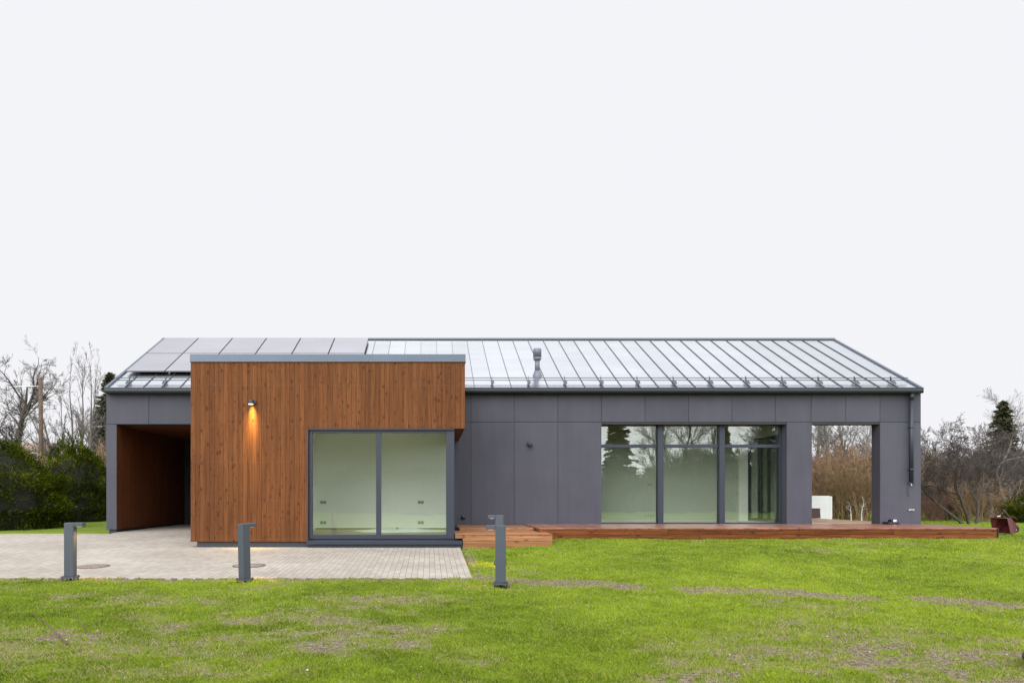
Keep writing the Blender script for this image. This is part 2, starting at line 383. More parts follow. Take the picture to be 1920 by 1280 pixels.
def leaf_mat(name, stops, transl=.3, rough=.6, spec=.2):
    m = bpy.data.materials.new(name); m.use_nodes = True; n = m.node_tree.nodes; l = m.node_tree.links
    b = n['Principled BSDF']; out = n['Material Output']
    r = ramp(n, stops); l.new(attr(n, 'rnd'), r.inputs[0]); l.new(r.outputs[0], b.inputs['Base Color'])
    b.inputs['Roughness'].default_value = rough; b.inputs['Specular IOR Level'].default_value = spec
    t = n.new('ShaderNodeBsdfTranslucent'); l.new(r.outputs[0], t.inputs[0])
    x = n.new('ShaderNodeMixShader'); x.inputs[0].default_value = transl
    l.new(b.outputs[0], x.inputs[1]); l.new(t.outputs[0], x.inputs[2]); l.new(x.outputs[0], out.inputs[0]); return m
M['blade'] = leaf_mat('grass_blade', [(0, (.050, .078, .008)), (.40, (.195, .280, .020)), (.80, (.39, .485, .045)), (.85, (.34, .29, .13)), (1, (.50, .41, .27))], .35)
M['thuja'] = leaf_mat('evergreen_spray', [(0, (.007, .014, .001)), (.45, (.032, .048, .002)), (.72, (.095, .12, .006)), (.85, (.14, .16, .012)), (1, (.20, .15, .05))], .2, .8, .03)
M['thuja_y'] = leaf_mat('evergreen_spray_lighter', [(0, (.008, .017, .001)), (.45, (.040, .062, .003)), (.70, (.11, .14, .007)), (.85, (.20, .22, .015)), (1, (.22, .12, .05))], .2, .8, .03)
M['hedge_far'] = leaf_mat('dull_hedge', [(0, (.05, .055, .02)), (.6, (.11, .115, .04)), (1, (.17, .16, .07))], .2)
M['spruce'] = leaf_mat('spruce_needles', [(0, (.018, .03, .014)), (.6, (.05, .062, .03)), (.9, (.10, .085, .04)), (1, (.20, .10, .05))], .1)

# ------------------------------------------------------------------ ground, paving
def grid_axis(segs):
    out = []
    for a, b, st in segs: out += list(np.arange(a, b, st))
    out.append(segs[-1][1]); return np.array(out)
gx = grid_axis([(-420, -60, 30), (-60, -12, 2), (-12, -8, .25), (-8, 14, .075), (14, 20, .3), (20, 60, 2), (60, 420, 30)])
gy = grid_axis([(-400, -60, 20), (-60, 3, 3), (3, 4.4, .3), (4.4, 12.6, .075), (12.6, 20, .15), (20, 40, .6), (40, 100, 4), (100, 420, 30)])
GX, GY = np.meshgrid(gx, gy)
Z = ground_h(GX, GY)
nearm = (GX > -12) & (GX < 18) & (GY > 3) & (GY < 30)
Z = Z + np.where(nearm, (fbm(GX, GY, .8, 3) - .5) * .05, 0)
Z = np.where(on_paving(GX, GY, .02), ground_h(GX, GY) - .05, Z)
inside = (GX > XL + .3) & (GX < XR - .3) & (GY > 19.1) & (GY < YB - .2)
Z = np.where(inside, -1.15, Z)
Z = np.where((GX > BX0 + .2) & (GX < BX1 - .3) & (GY > 15.8) & (GY < 19.3), -1.3, Z)
nx, ny = len(gx), len(gy)
idx = np.arange(nx * ny).reshape(ny, nx)
fc = np.stack([idx[:-1, :-1], idx[:-1, 1:], idx[1:, 1:], idx[1:, :-1]], -1).reshape(-1, 4)
bare = bareness(GX, GY); bare = np.where((GY > 16) | (GY < 3), 0, bare)
bare = np.where((GX < -8), bare * .6, bare)
me = np_mesh('lawn', np.stack([GX, GY, Z], -1).reshape(-1, 3), fc, [('bare', 'POINT', bare.ravel())], True)
tag(make_obj('lawn', me, M['ground']), kind='structure')

px = grid_axis([(-17, .70, .295)]); px[-1] = .70
def sheet(name, xs, ys, zoff, thick=.06):
    X, Y = np.meshgrid(xs, ys); ZZ = ground_h(X, Y) + zoff
    n1, n2 = len(xs), len(ys); i = np.arange(n1 * n2).reshape(n2, n1)
    f = np.stack([i[:-1, :-1], i[:-1, 1:], i[1:, 1:], i[1:, :-1]], -1).reshape(-1, 4)
    v = np.stack([X, Y, ZZ], -1).reshape(-1, 3); v2 = v.copy(); v2[:, 2] -= thick
    rim = list(i[0, :]) + list(i[1:, -1]) + list(i[-1, -2::-1]) + list(i[-2:0:-1, 0])
    k = len(v); rf = np.array([(rim[a], k + rim[a], k + rim[(a + 1) % len(rim)], rim[(a + 1) % len(rim)]) for a in range(len(rim))])[:, ::-1]
    me = np_mesh(name, np.vstack([v, v2]), np.vstack([f, rf]))
    return tag(make_obj(name, me, M['pave']), kind='structure')
sheet('paving', px, grid_axis([(11.1, 18.42, .3)]), .015)
# paving carried on into the covered entrance
sheet('entrance_paving', np.linspace(XL + .3, BX0, 9), grid_axis([(18.424, 24.1, .4)]), .015)

# ------------------------------------------------------------------ house
house = thing('house', (2.3, 22.8, -.95), 'long single-storey house with grey panel walls, pitched metal roof and a projecting brown timber box', 'house')
# grey fibre-cement panels: (x0, x1, z0, z1) on the front
g = .005
pan = MB(); scr = MB()
ZT, ZJ, ZC = 2.86, 2.056, 1.998
def P(x0, x1, z0, z1, y=YF):
    pan.bev(x0 + g, x1 - g, y, y + .014, z0 + g, z1 - g, .002)
    for sx in (x0 + .035, x1 - .035):
        for k in range(max(2, int(round((z1 - z0) / .6)))):
            zz = z0 + .06 + k * (z1 - z0 - .12) / (max(2, int(round((z1 - z0) / .6))) - 1)
            pan.box(sx - .006, sx + .006, y - .003, y + .002, zz - .006, zz + .006, 2.0)
X = lambda p: (p - 805) / 68.085
tops = [X(279), X(357) + .25]
P(XL, X(279), ZC + .0, ZT); P(X(279), -4.9, ZC, ZT)
P(XL, -8.61, -.90, ZC)
jx = [BX1 - .3, X(883), X(964), X(1046), X(1128), X(1209.5), X(1291), X(1372.5), X(1453.7), X(1521), X(1586), X(1650), XR]
for a, b_ in zip(jx[:-1], jx[1:]): P(a, b_, ZJ, ZT)
for a, b_ in zip([BX1 - .36, X(883), X(964), X(1046)], [X(883), X(964), X(1046), X(1128)]): P(a, b_, -.93, ZJ)
P(9.84, 10.54, -.9, ZJ); P(12.41, XR, -.9, ZJ)
for x0_, x1_, y0, y1 in ((X(1128) - .014, X(1128) - .001, YF + .016, YF + .30),):
    pan.box(x0_ , x1_, y0, y1, -.9, ZJ - .03)
pan.box(9.845, 9.859, YF + .016, YF + .30, -.9, 2.03)      # right reveal of the big window
pan.box(10.527, 10.54 - .001, YF + .016, YF + .36, -.9, 2.03)
pan.box(12.411, 12.425, YF + .016, YF + .36, -.9, 2.03)
pan.box(XL + .001, XL + .014, YF + .016, YB, -.9, 2.86); pan.box(XR - .014, XR - .001, YF + .016, YF + .36, -.9, 2.86)
pan.box(9.96, 9.972, YF + .36, YB, -.9, 2.9)
pan.box(XL + .002, XR - .002, YB, YB + .014, -.95, 2.86)
pan.prism([(YF + .02, 2.86), (YB, 2.86), (YR, ZR - .12)], XR - .016, XR - .002, 0); pan.prism([(YF + .02, 2.86), (YB, 2.86), (YR, ZR - .12)], XL + .002, XL + .016, 0)
pan.build('wall_panels', M['fibre'], house)
bk = MB()
yb0, yb1 = YF + .018, YF + .34
bk.box(XL + .02, -8.64, yb0, yb1, -.9, 1.99); bk.box(XL + .02, XR - .02, yb0, yb1, 2.0, 2.84)
bk.box(.46, X(1128) - .02, yb0, yb1, -.93, 1.99); bk.box(9.865, 10.522, yb0, yb1, -.9, 1.99); bk.box(12.43, XR - .02, yb0, yb1, -.9, 1.99)
bk.box(XL + .02, -8.64, yb1 + .002, YB - .02, -.9, 2.84); bk.box(9.87, 9.955, 21.4, YB - .02, -.9, 2.84)
bk.box(XL + .02, XR - .02, YB - .2, YB - .01, -.95, 2.84)
bk.build('wall_core', M['backing'], house)
pl = MB(); pl.box(XL + .06, -8.64, YF + .05, YB - .1, -1.1, -.902)
pl.box(-8.60, -5.2, 23.97, 24.2, -1.0, 2.0)
pl.build('wall_plinth', M['plinth'], house)

# covered entrance: timber-lined side wall and ceiling, dark door
cl = MB()
y = YF + .02
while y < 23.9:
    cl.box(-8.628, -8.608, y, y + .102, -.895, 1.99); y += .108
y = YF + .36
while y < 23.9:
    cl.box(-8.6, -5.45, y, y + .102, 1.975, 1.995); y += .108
cl.build('entrance_lining', M['clad_shade'], house)
d = MB(); d.bev(-8.42, -7.45, 23.90, 23.965, -.9, 1.35, .004)
door = d.build('door', M['anth_d'], house)
h = MB(); h.box(-8.34, -8.31, 23.84, 23.86, -.1, .5); h.box(-8.335, -8.315, 23.86, 23.9, -.05, -.02); h.box(-8.335, -8.315, 23.86, 23.9, .42, .45); h.build('handle', M['steel'], door)
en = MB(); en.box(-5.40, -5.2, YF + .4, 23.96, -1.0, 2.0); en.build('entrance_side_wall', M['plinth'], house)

# roof sheet, seams, verges
rf = MB()
seams = [X_ for X_ in [(1684.9 - 34.56 * k - 805) / 68.45 for k in range(43)]][::-1]
edges = [XL + .02] + seams + [XR - .06]
ny_ = 6
for a, b_ in zip(edges[:-1], edges[1:]):
    vs = []; fs = []
    r_ = random.random()
    for y0, y1, z0, z1 in ((YE, YR, ZE, ZR), (YR, YR + (YR - YE), ZR, ZE)):
        rf.add([(a, y0, z0), (b_, y0, z0), (b_, y1, z1), (a, y1, z1), (a, y0, z0 - .03), (b_, y0, z0 - .03), (b_, y1, z1 - .03), (a, y1, z1 - .03)],
               [(0, 1, 2, 3), (7, 6, 5, 4), (0, 4, 5, 1)], r_)
roof = rf.build('roof', M['roof'], house)
sm = MB()
for x in seams:
    for s_ in (1, -1):
        ya, yb = (YE - .005, YR - .02) if s_ == 1 else (YR + .02, 2 * YR - YE)
        za, zb = (ZE, ZR - .011) if s_ == 1 else (ZR - .011, ZE)
        sm.add([(x - .004, ya, za + .001), (x + .004, ya, za + .001), (x + .004, yb, zb + .001), (x - .004, yb, zb + .001),
                (x - .004, ya, za + .026), (x + .004, ya, za + .026), (x + .004, yb, zb + .026), (x - .004, yb, zb + .026)],
               [(0, 1, 5, 4), (1, 2, 6, 5), (2, 3, 7, 6), (3, 0, 4, 7), (4, 5, 6, 7)])
sm.build('seams', M['seam'], roof)
for xa, xb in ((XL + .01, XL + .09), (XR - .13, XR - .05)):
    vg = MB()
    vg.add([(xa, YE - .01, ZE - .14), (xb, YE - .01, ZE - .14), (xb, YR, ZR - .14), (xa, YR, ZR - .14), (xa, YE - .01, ZE + .035), (xb, YE - .01, ZE + .035), (xb, YR, ZR + .035), (xa, YR, ZR + .035)],
           [(0, 1, 5, 4), (1, 2, 6, 5), (3, 0, 4, 7), (4, 5, 6, 7)])
    vg.add([(xa, 2 * YR - YE, ZE - .14), (xb, 2 * YR - YE, ZE - .14), (xb, YR, ZR - .14), (xa, YR, ZR - .14), (xa, 2 * YR - YE, ZE + .035), (xb, 2 * YR - YE, ZE + .035), (xb, YR, ZR + .035), (xa, YR, ZR + .035)],
           [(4, 5, 1, 0), (5, 6, 2, 1), (7, 4, 0, 3), (7, 6, 5, 4)])
    vg.build('verge_trim', M['cap'], roof)
rc = MB(); rc.prism([(YR - .10, ZR - .035), (YR, ZR + .05), (YR + .10, ZR - .035), (YR, ZR + .0)], XL + .0, XR - .04, 0)
rc.build('ridge_cap', M['seam'], roof)
so_ = MB(); so_.add([(XL + .05, YE + .12, ZE - .10), (XR - .05, YE + .12, ZE - .10), (XR - .05, YR, ZR - .20), (XL + .05, YR, ZR - .20), (XR - .05, 2 * YR - YE - .1, ZE - .10), (XL + .05, 2 * YR - YE - .1, ZE - .10)], [(3, 2, 1, 0), (5, 4, 2, 3)])
so_.build('roof_lining', M['trunk_brown'], roof)
# chimney flue
ch = MB(); cx, cy = 3.09, 19.55
ch.lathe(cx, cy, [(.16, 3.22), (.135, 3.45), (.085, 3.60)])
ch.lathe(cx, cy, [(.07, 3.55), (.07, 3.93)])
flue = ch.build('chimney', M['flue'], roof)
ch = MB(); ch.lathe(cx, cy, [(.09, 3.90), (.115, 3.94), (.117, 3.985)]); ch.lathe(cx, cy, [(.095, 3.98), (.095, 4.01)]); ch.lathe(cx, cy, [(.119, 4.005), (.119, 4.20), (.105, 4.235), (.03, 4.245)])
ch.build('cowl', M['flue'], flue)
# snow guard
sg = MB(); sg.tube([(-8.73, 19.03, 3.315), (13.34, 19.03, 3.315)], .011, 8); sg.build('snow_guard_rail', M['seam'], roof)
sg = MB(); sg.tube([(-8.73, 19.01, 3.245), (13.34, 19.01, 3.245)], .011, 8); sg.build('snow_guard_rail', M['seam'], roof)
first = None
for k, x in enumerate(seams[::-1]):
    if k % 2: continue
    if first is None:
        b_ = MB(); b_.bev(-.02, .02, -.20, .10, -.0, .006, .001); b_.v = [(x_ , y_, z_ + SLOPE * (y_ + .05) + .034) for x_, y_, z_ in b_.v]
        b_.prism([(-.20, -.05), (.05, .09), (.055, .22), (.03, .22), (-.03, .12)], -.004, .004, 0)
        b_.prism([(-.17, -.03), (-.05, .10), (-.03, .06)], -.045, .045, 0)
        first = b_.build('snow_guard_bracket', M['seam'], roof, (0, 0, 0)); o = first
    else:
        o = first.copy(); COL.objects.link(o); o.parent = roof
    o.location = (x - house.location.x, 19.0 - house.location.y, roofz(19.0) - house.location.z + .0)
# gutter and downpipe
gt = MB(); ga, gb = -8.83, 13.41
gt.prism([(18.53, 2.945), (18.53, 2.88), (18.55, 2.845), (18.60, 2.825), (18.72, 2.825), (18.76, 2.85), (18.76, 2.95), (18.745, 2.95), (18.745, 2.86), (18.70, 2.84), (18.62, 2.84), (18.57, 2.855), (18.547, 2.885), (18.547, 2.945)], ga, gb, 0)
gt.box(ga, gb, 18.515, 18.55, 2.946, 2.966)
gt.box(ga - .005, ga + .004, 18.525, 18.765, 2.82, 2.95); gt.box(gb - .004, gb + .005, 18.525, 18.765, 2.82, 2.95)
gt.build('gutter', M['anth_d'], house)
es = MB(); es.box(XL + .01, XR - .01, 18.762, 18.80, 2.865, 2.955); es.build('eave_board', M['backing'], house)
dp = MB(); dx = X(1710.5) * .992
dp.tube([(dx, 18.66, 2.84), (dx, 18.68, 2.66)], .062, 16); dp.tube([(dx, 18.69, 2.68), (dx, 18.69, .40)], .055, 16)
dpo = dp.build('downpipe', M['anth'], house)
b_ = MB()
for z in (1.9, .75):
    b_ = MB(); b_.tube([(dx, 18.69, z - .02), (dx, 18.69, z + .02)], .061, 16); b_.box(dx - .012, dx + .012, 18.74, 18.80, z - .015, z + .015)
    b_.build('pipe_clip', M['anth_d'], dpo)

# solar panels
pw = 1.123
first = None
def slab(x0, x1, ya, yb, lift, t=.035):
    za, zb = roofz(ya) + lift, roofz(yb) + lift
    b_ = MB(); b_.add([(x0, ya, za - t), (x1, ya, za - t), (x1, yb, zb - t), (x0, yb, zb - t), (x0, ya, za), (x1, ya, za), (x1, yb, zb), (x0, yb, zb)],
                      [(3, 2, 1, 0), (0, 1, 5, 4), (1, 2, 6, 5), (2, 3, 7, 6), (3, 0, 4, 7), (4, 5, 6, 7)]); return b_
for rrow, (ya, yb) in enumerate(((19.63, 21.07), (21.10, 22.52))):
    for k in range(6):
        x0 = -8.73 + k * pw
        o = slab(x0 + .01, x0 + pw - .01, ya, yb, .12).build('solar_panel', M['anth_d'], house)
        slab(x0 + .022, x0 + pw - .022, ya + .012, yb - .012, .1225, .002).build('panel_glass', M['solar'], o)
for k in (19.9, 20.8, 21.35, 22.3):
    slab(-8.6, -2.05, k, k + .04, .082, .045).build('mounting_rail', M['steel'], house)

# ------------------------------------------------------------------ timber box
WX0, WX1, WZ0, WZ1 = -2.75, .57, -.99, 1.55
bw = .108
bx = MB(); nail = MB()
x = BX0
nb = int(round((BX1 - BX0) / bw)); bw = (BX1 - BX0) / nb
for k in range(nb):
    x0 = BX0 + k * bw; x1 = x0 + bw - .0022; yo = random.uniform(0, .003)
    z0 = -1.017
    segs = [(-1.017, 3.05)]
    if x1 > WX0 + .005: segs = [(WZ1, 3.05)]
    if x0 < WX0 < x1: bx.bev(x0, WX0, YBX + yo, YBX + .022, -1.017, WZ1 - .0, .003)
    for a, b_ in segs: bx.bev(x0, x1, YBX + yo, YBX + .022, a, b_, .0025)
    for z in (2.54, 1.665, .79, -.085, -.96):
        if segs[0][0] < z:
            for q in (.25, .75): bx.box(x0 + bw * q - .004, x0 + bw * q + .004, YBX + yo - .0015, YBX + yo + .002, z - .004, z + .004, 2.0)
y = YBX + .024
while y < YF + .55:
    bx.bev(BX1 - .022, BX1, y, y + .102, WZ1, 3.05, .003)
    bx.bev(BX0, BX0 + .022, y, y + .102, -1.017, 3.05, .003)
    bx.bev(BX1 - .26, BX1 - .024, y, y + .102, WZ1, WZ1 + .02, .002); y += .108
bx.build('timber_cladding', M['clad'], house)
co = MB(); co.box(BX0 + .03, WX0 - .03, YBX + .03, YBX + .25, -1.0, 3.04); co.box(WX0 - .03, BX1 - .03, YBX + .03, YBX + .25, WZ1 + .03, 3.04)
co.box(BX1 - .25, BX1 - .03, YBX + .25, YF + .4, WZ1 + .03, 3.04); co.box(BX0 + .03, BX0 + .25, YBX + .25, YF + .4, -1.0, 3.04)
co.box(BX0 + .25, BX1 - .25, YBX + .25, YF + .4, 2.6, 3.02)
co.build('box_core', M['backing'], house)
cp = MB(); cp.box(BX0 - .012, BX1 + .012, YBX - .02, YBX + .30, 3.07, 3.233); cp.box(BX1 - .3, BX1 + .012, YBX + .30, YF + .45, 3.07, 3.23); cp.box(BX0 - .012, BX0 + .3, YBX + .30, YF + .45, 3.07, 3.23)
cp.box(BX0 + .3, BX1 - .3, YBX + .3, YF + .5, 3.07, 3.12)
cp.build('parapet_cap', M['cap'], house)
cp = MB(); cp.box(BX0 - .018, BX1 + .018, YBX - .028, YBX + .06, 3.060, 3.068); cp.box(BX1 - .06, BX1 + .018, YBX + .06, YF, 3.060, 3.068)
cp.build('drip_edge', M['flue'], house)
pb = MB(); pb.box(BX0 + .13, WX0 + .01, YBX + .05, YF, -1.35, -1.02); pb.box(WX0 + .012, .735, YBX - .02, YF, -1.35, -1.075)
pb.build('box_plinth', M['plinth'], house)
# corner window
cw = MB(); yw = YBX + .06
lh = WZ0 + .03
cw.bev(WX0 + .005, WX0 + .085, yw, yw + .09, lh, WZ1 - .035, .004)
cw.bev(WX0 + .086, .38, yw + .002, yw + .09, WZ1 - .09, WZ1 - .036, .004)
cw.bev(WX0 + .086, .38, yw + .002, yw + .09, lh, lh + .10, .004)
cw.bev(-1.215, -1.10, yw + .001, yw + .089, lh + .101, WZ1 - .091, .004)
cw.bev(.385, WX1, yw - .004, yw + .19, lh, WZ1 - .034, .004)
cw.bev(WX1 - .09, WX1 - .002, yw + .192, YF - .01, lh, lh + .10, .004); cw.bev(WX1 - .09, WX1 - .002, yw + .192, YF - .01, WZ1 - .09, WZ1 - .036, .004)
cw.bev(WX1 - .088, WX1 - .004, YF - .12, YF - .012, lh + .101, WZ1 - .091, .004)
cwin = cw.build('corner_window', M['anth'], house)
s_ = MB(); s_.box(WX0 - .03, WX0 - .002, YBX - .012, yw + .09, WZ0 - .02, WZ1 - .002); s_.box(WX0 - .001, BX1 - .24, YBX + .01, yw + .09, WZ1 - .03, WZ1 - .002)
s_.build('reveal_trim', M['anth_d'], cwin)
s_ = MB(); s_.prism([(YBX - .09, -1.03), (YBX - .09, -1.0), (yw + .05, WZ0 + .028), (yw + .05, -1.03)], WX0 - .03, .742, 0)
s_.prism([(.742, -1.03), (.742, -1.0), (WX1 - .02, WZ0 + .028), (WX1 - .02, -1.03)], yw + .06, YF, 1)
s_.box(WX0 - .028, .738, YBX - .085, YBX - .04, -1.072, -1.031)
s_.build('window_sill', M['anth'], cwin)
for x0, x1 in ((WX0 + .08, -1.21), (-1.105, .39)):
    p_ = MB(); p_.box(x0, x1, yw + .04, yw + .052, lh + .095, WZ1 - .085); p_.build('pane', M['glass'], cwin)
p_ = MB(); p_.box(WX1 - .05, WX1 - .04, yw + .19, YF - .12, lh + .095, WZ1 - .085); p_.build('pane', M['glass2'], cwin)
# room behind the corner window
FZ = -.885
rm = MB(); rm.box(-3.2, -3.1, YBX + .26, 18.5, FZ, 2.5); rm.box(-3.2, .46, 18.5, 18.6, FZ + .04, 2.5); rm.box(-3.1, .44, YBX + .26, 18.5, 1.78, 1.86)
rm.box(-3.095, WX0 + .02, YBX + .255, YBX + .27, FZ, 2.5)
rm.build('small_room_walls', M['room'], house)
rm = MB(); rm.box(-3.1, .47, yw + .10, 18.49, FZ - .08, FZ); rm.build('small_room_floor', M['roomfloor'], house)
rm = MB(); rm.box(-3.09, .46, 18.48, 18.499, FZ, FZ + .018); rm.build('skirting_board', M['roomfloor'], house)
def socket(x, z, n, y=18.49):
    b_ = MB(); b_.bev(x - .04 * n - .005, x + .04 * n + .005, y - .01, y, z - .042, z + .042, .003); o = b_.build('wall_socket', M['socket'], house)
    for k in range(n):
        b_ = MB(); b_.box(x - .04 * n + .08 * k + .018, x - .04 * n + .08 * k + .062, y - .013, y - .0095, z - .026, z + .026)
        b_.build('socket_insert', M['socket_in'], o)
for x_, z_ in ((606, 941), (606, 979), (789, 941), (789, 979)): socket((x_ - 805) * 18.49 / 1280, (931 - z_) * 18.49 / 1280, 2)

# ------------------------------------------------------------------ big window and living room
YW = YF + .28
bwn = MB(); fx0, fx1 = X(1128) - .05, 9.845
z0, z1 = DZ - .01, 2.03
for a, b_ in ((1237.5, 0), (1352.5, 0)):
    c = (a - 805) * YW / 1280; bwn.bev(c - .078, c + .078, YW - .06, YW + .12, z0, z1, .004)
c1, c2 = (1237.5 - 805) * YW / 1280, (1352.5 - 805) * YW / 1280
bwn.bev(fx0, fx0 + .07, YW, YW + .09, z0, z1, .004); bwn.bev(fx1 - .055, fx1, YW, YW + .09, z0, z1, .004)
for a, b_ in ((fx0 + .071, c1 - .079), (c1 + .079, c2 - .079), (c2 + .079, fx1 - .056)):
    bwn.bev(a, b_, YW + .001, YW + .088, 1.375, 1.465, .004); bwn.bev(a, b_, YW + .002, YW + .086, z0, z0 + .04, .003); bwn.bev(a, b_, YW + .002, YW + .086, z1 - .03, z1, .003)
big = bwn.build('terrace_window', M['anth'], house)
for a, b_ in ((fx0 + .06, c1 - .07), (c1 + .07, c2 - .07), (c2 + .07, fx1 - .05)):
    for za, zb in ((z0 + .035, 1.38), (1.46, z1 - .025)):
        p_ = MB(); p_.box(a, b_, YW + .04, YW + .052, za, zb); p_.build('pane', M['glass'], big)
lr = MB(); YK = 21.1; FL = DZ + .015
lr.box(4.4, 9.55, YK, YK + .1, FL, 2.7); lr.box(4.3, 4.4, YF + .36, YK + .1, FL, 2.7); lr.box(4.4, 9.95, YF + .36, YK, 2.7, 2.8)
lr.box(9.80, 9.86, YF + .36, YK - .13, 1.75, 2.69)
lr.build('living_room_walls', M['room_dim'], house)
lr = MB(); lr.box(9.52, 9.79, YK - .12, YK - .001, FL, 2.69); lr.build('room_column', M['room'], house)  # stub given the brighter wall colour for the light falling on it
lr = MB(); lr.box(4.4, 9.86, YW + .13, YK, FL - .08, FL); lr.build('living_room_floor', M['roomfloor'], house)
sd = MB()
for ya, yb in ((20.90, 20.97), (20.30, 20.36), (20.16, 20.22), (19.72, 19.79), (19.22, 19.27)): sd.box(9.79, 9.85, ya, yb, FL, 1.749)
sd.box(9.795, 9.845, 19.3, 20.86, FL, FL + .1); sd.box(9.795, 9.845, 19.3, 20.86, 1.66, 1.745)
sdo = sd.build('sliding_door', M['anth_d'], house)
p_ = MB(); p_.box(9.815, 9.825, 19.3, 20.86, FL + .1, 1.66); p_.build('pane', M['glass2'], sdo)
p_ = MB(); p_.box(9.74, 9.76, 20.36, 20.38, -.0, .22); p_.box(9.76, 9.79, 20.36, 20.38, .0, .02); p_.box(9.76, 9.79, 20.36, 20.38, .2, .22); p_.build('handle', M['steel'], sdo)
def wsock(px_, py_, n): socket((px_ - 805) * 21.09 / 1280, (931 - py_) * 21.09 / 1280, n, 21.095)
wsock(1219, 908, 2); wsock(1218, 966, 4); wsock(1381, 894, 1); wsock(1382, 924, 1)

# wall fittings
lf = thing('wall_lamp', (-4.0, YBX, 2.15), 'small grey cylinder wall lamp, lit, shining down the brown timber cladding', 'wall lamp')
b_ = MB(); b_.bev(-4.055, -3.945, YBX - .012, YBX + .0, 2.10, 2.19, .003); b_.build('back_plate', M['anth'], lf)
b_ = MB(); b_.lathe(-4.03, YBX - .085, [(.060, 2.10), (.062, 2.105), (.062, 2.18), (.058, 2.185)], 24); b_.build('lamp_body', M['anth'], lf)
b_ = MB(); b_.box(-3.98, -3.93, YBX - .06, YBX - .012, 2.11, 2.18); b_.build('lamp_arm', M['anth_d'], lf)
b_ = MB(); b_.lathe(-4.03, YBX - .085, [(.05, 2.086), (.057, 2.098)], 20); b_.build('lamp_lens', M['lamp'], lf)
d_ = bpy.data.lights.new('bulb', 'AREA'); d_.shape = 'DISK'; d_.size = .12; d_.energy = 6.5; d_.spread = R(34); d_.color = (1, .70, .20)
o = bpy.data.objects.new('bulb', d_); COL.objects.link(o); o.parent = lf; o.location = (-.02, -.066, -.072); o.rotation_euler = (R(4), 0, 0)
d_ = bpy.data.lights.new('bulb', 'AREA'); d_.shape = 'DISK'; d_.size = .10; d_.energy = 5; d_.spread = R(75); d_.color = (1, .70, .20)
o = bpy.data.objects.new('bulb', d_); COL.objects.link(o); o.parent = lf; o.location = (-.02, -.066, -.073)

ul = thing('wall_lamp', (X(993), YF, 1.47), 'small black angled wall lamp, unlit, on the grey panels left of the big window', 'wall lamp')
b_ = MB(); b_.bev(X(988), X(991), YF - .03, YF - .0, 1.42, 1.52, .003); b_.build('back_plate', M['black'], ul)
b_ = MB(); b_.bev(X(989), X(998), YF - .15, YF - .031, 1.41, 1.455, .004); b_.build('lamp_body', M['black'], ul)
vt = thing('wall_vent', (X(868.5), YF, -.56), 'small round black vent low on the grey wall beside the corner window', 'vent')
b_ = MB()
b_.tube([(X(868.5), YF - .07, -.56), (X(868.5), YF, -.56)], .05, 18); b_.build('vent_body', M['black'], vt)
b_ = MB(); b_.tube([(X(868.5), YF - .006, -.56), (X(868.5), YF - .001, -.56)], .065, 18); b_.build('vent_flange', M['anth_d'], vt)
tp = thing('garden_tap', (X(1705), YF, .36), 'small metal garden tap on the grey pier at the foot of the downpipe', 'tap')
b_ = MB(); b_.tube([(X(1704), YF - .10, .37), (X(1704), YF, .37)], .018, 8); b_.tube([(X(1704), YF - .09, .37), (X(1703), YF - .13, .30)], .014, 8); b_.build('spout', M['steel'], tp)
b_ = MB(); b_.box(X(1706), X(1709), YF - .11, YF - .06, .36, .39); b_.tube([(X(1704), YF - .09, .41), (X(1704), YF - .09, .37)], .01, 6); b_.build('handle', M['black'], tp)
b_ = MB(); b_.tube([(X(1702.5), YF - .02, .33), (X(1702), YF - .02, .05), (X(1704), YF - .02, .02)], .008, 6); b_.build('drip_hose', M['fibre'], tp)
ot = thing('outdoor_socket', (X(1708), YF, -.36), 'small pale metal socket strip low on the grey pier under the garden tap', 'socket')
b_ = MB(); b_.bev(X(1703), X(1713), YF - .035, YF - .001, -.385, -.335, .006); b_.build('socket_body', M['steel'], ot)
b_ = MB(); b_.box(X(1705), X(1711), YF - .038, YF - .0355, -.37, -.35); b_.build('socket_cover', M['anth'], ot)

# ------------------------------------------------------------------ decks
DX0, DX1, DY0 = 2.62, 13.55, 16.3
dk = thing('terrace_deck', (8, 17.5, -1.0), 'long reddish-brown timber terrace deck in front of the big window', 'deck')
b_ = MB(); x = DX0
while x < DX1 - .05:
    x1 = min(x + .139, DX1); dzr = random.uniform(-.001, .001)
    b_.bev(x, x1, DY0 - .008, (YF - .004) if (x1 < 10.56 or x > 12.36) else YF + .146, DZ - .028, DZ + dzr, .003)
    x += .144
b_.build('deck_boards', M['deck_y'], dk)
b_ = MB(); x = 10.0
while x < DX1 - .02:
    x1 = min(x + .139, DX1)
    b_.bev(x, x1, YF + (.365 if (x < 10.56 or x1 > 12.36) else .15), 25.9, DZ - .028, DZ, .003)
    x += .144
o = b_.build('covered_deck_boards', M['deck_pale'], dk); o['label'] = 'paler boards under the roof'
b_ = MB()
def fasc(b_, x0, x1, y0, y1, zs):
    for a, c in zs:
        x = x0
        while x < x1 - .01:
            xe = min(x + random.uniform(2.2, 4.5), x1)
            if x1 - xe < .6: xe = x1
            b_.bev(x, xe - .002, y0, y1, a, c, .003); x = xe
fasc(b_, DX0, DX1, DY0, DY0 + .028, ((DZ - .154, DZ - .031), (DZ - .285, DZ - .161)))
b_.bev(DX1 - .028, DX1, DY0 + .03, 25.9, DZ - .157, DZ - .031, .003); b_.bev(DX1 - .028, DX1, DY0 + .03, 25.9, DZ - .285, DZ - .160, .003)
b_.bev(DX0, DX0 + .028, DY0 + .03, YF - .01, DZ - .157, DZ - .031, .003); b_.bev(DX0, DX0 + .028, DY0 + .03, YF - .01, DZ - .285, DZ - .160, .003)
b_.build('deck_fascia', M['fascia'], dk)
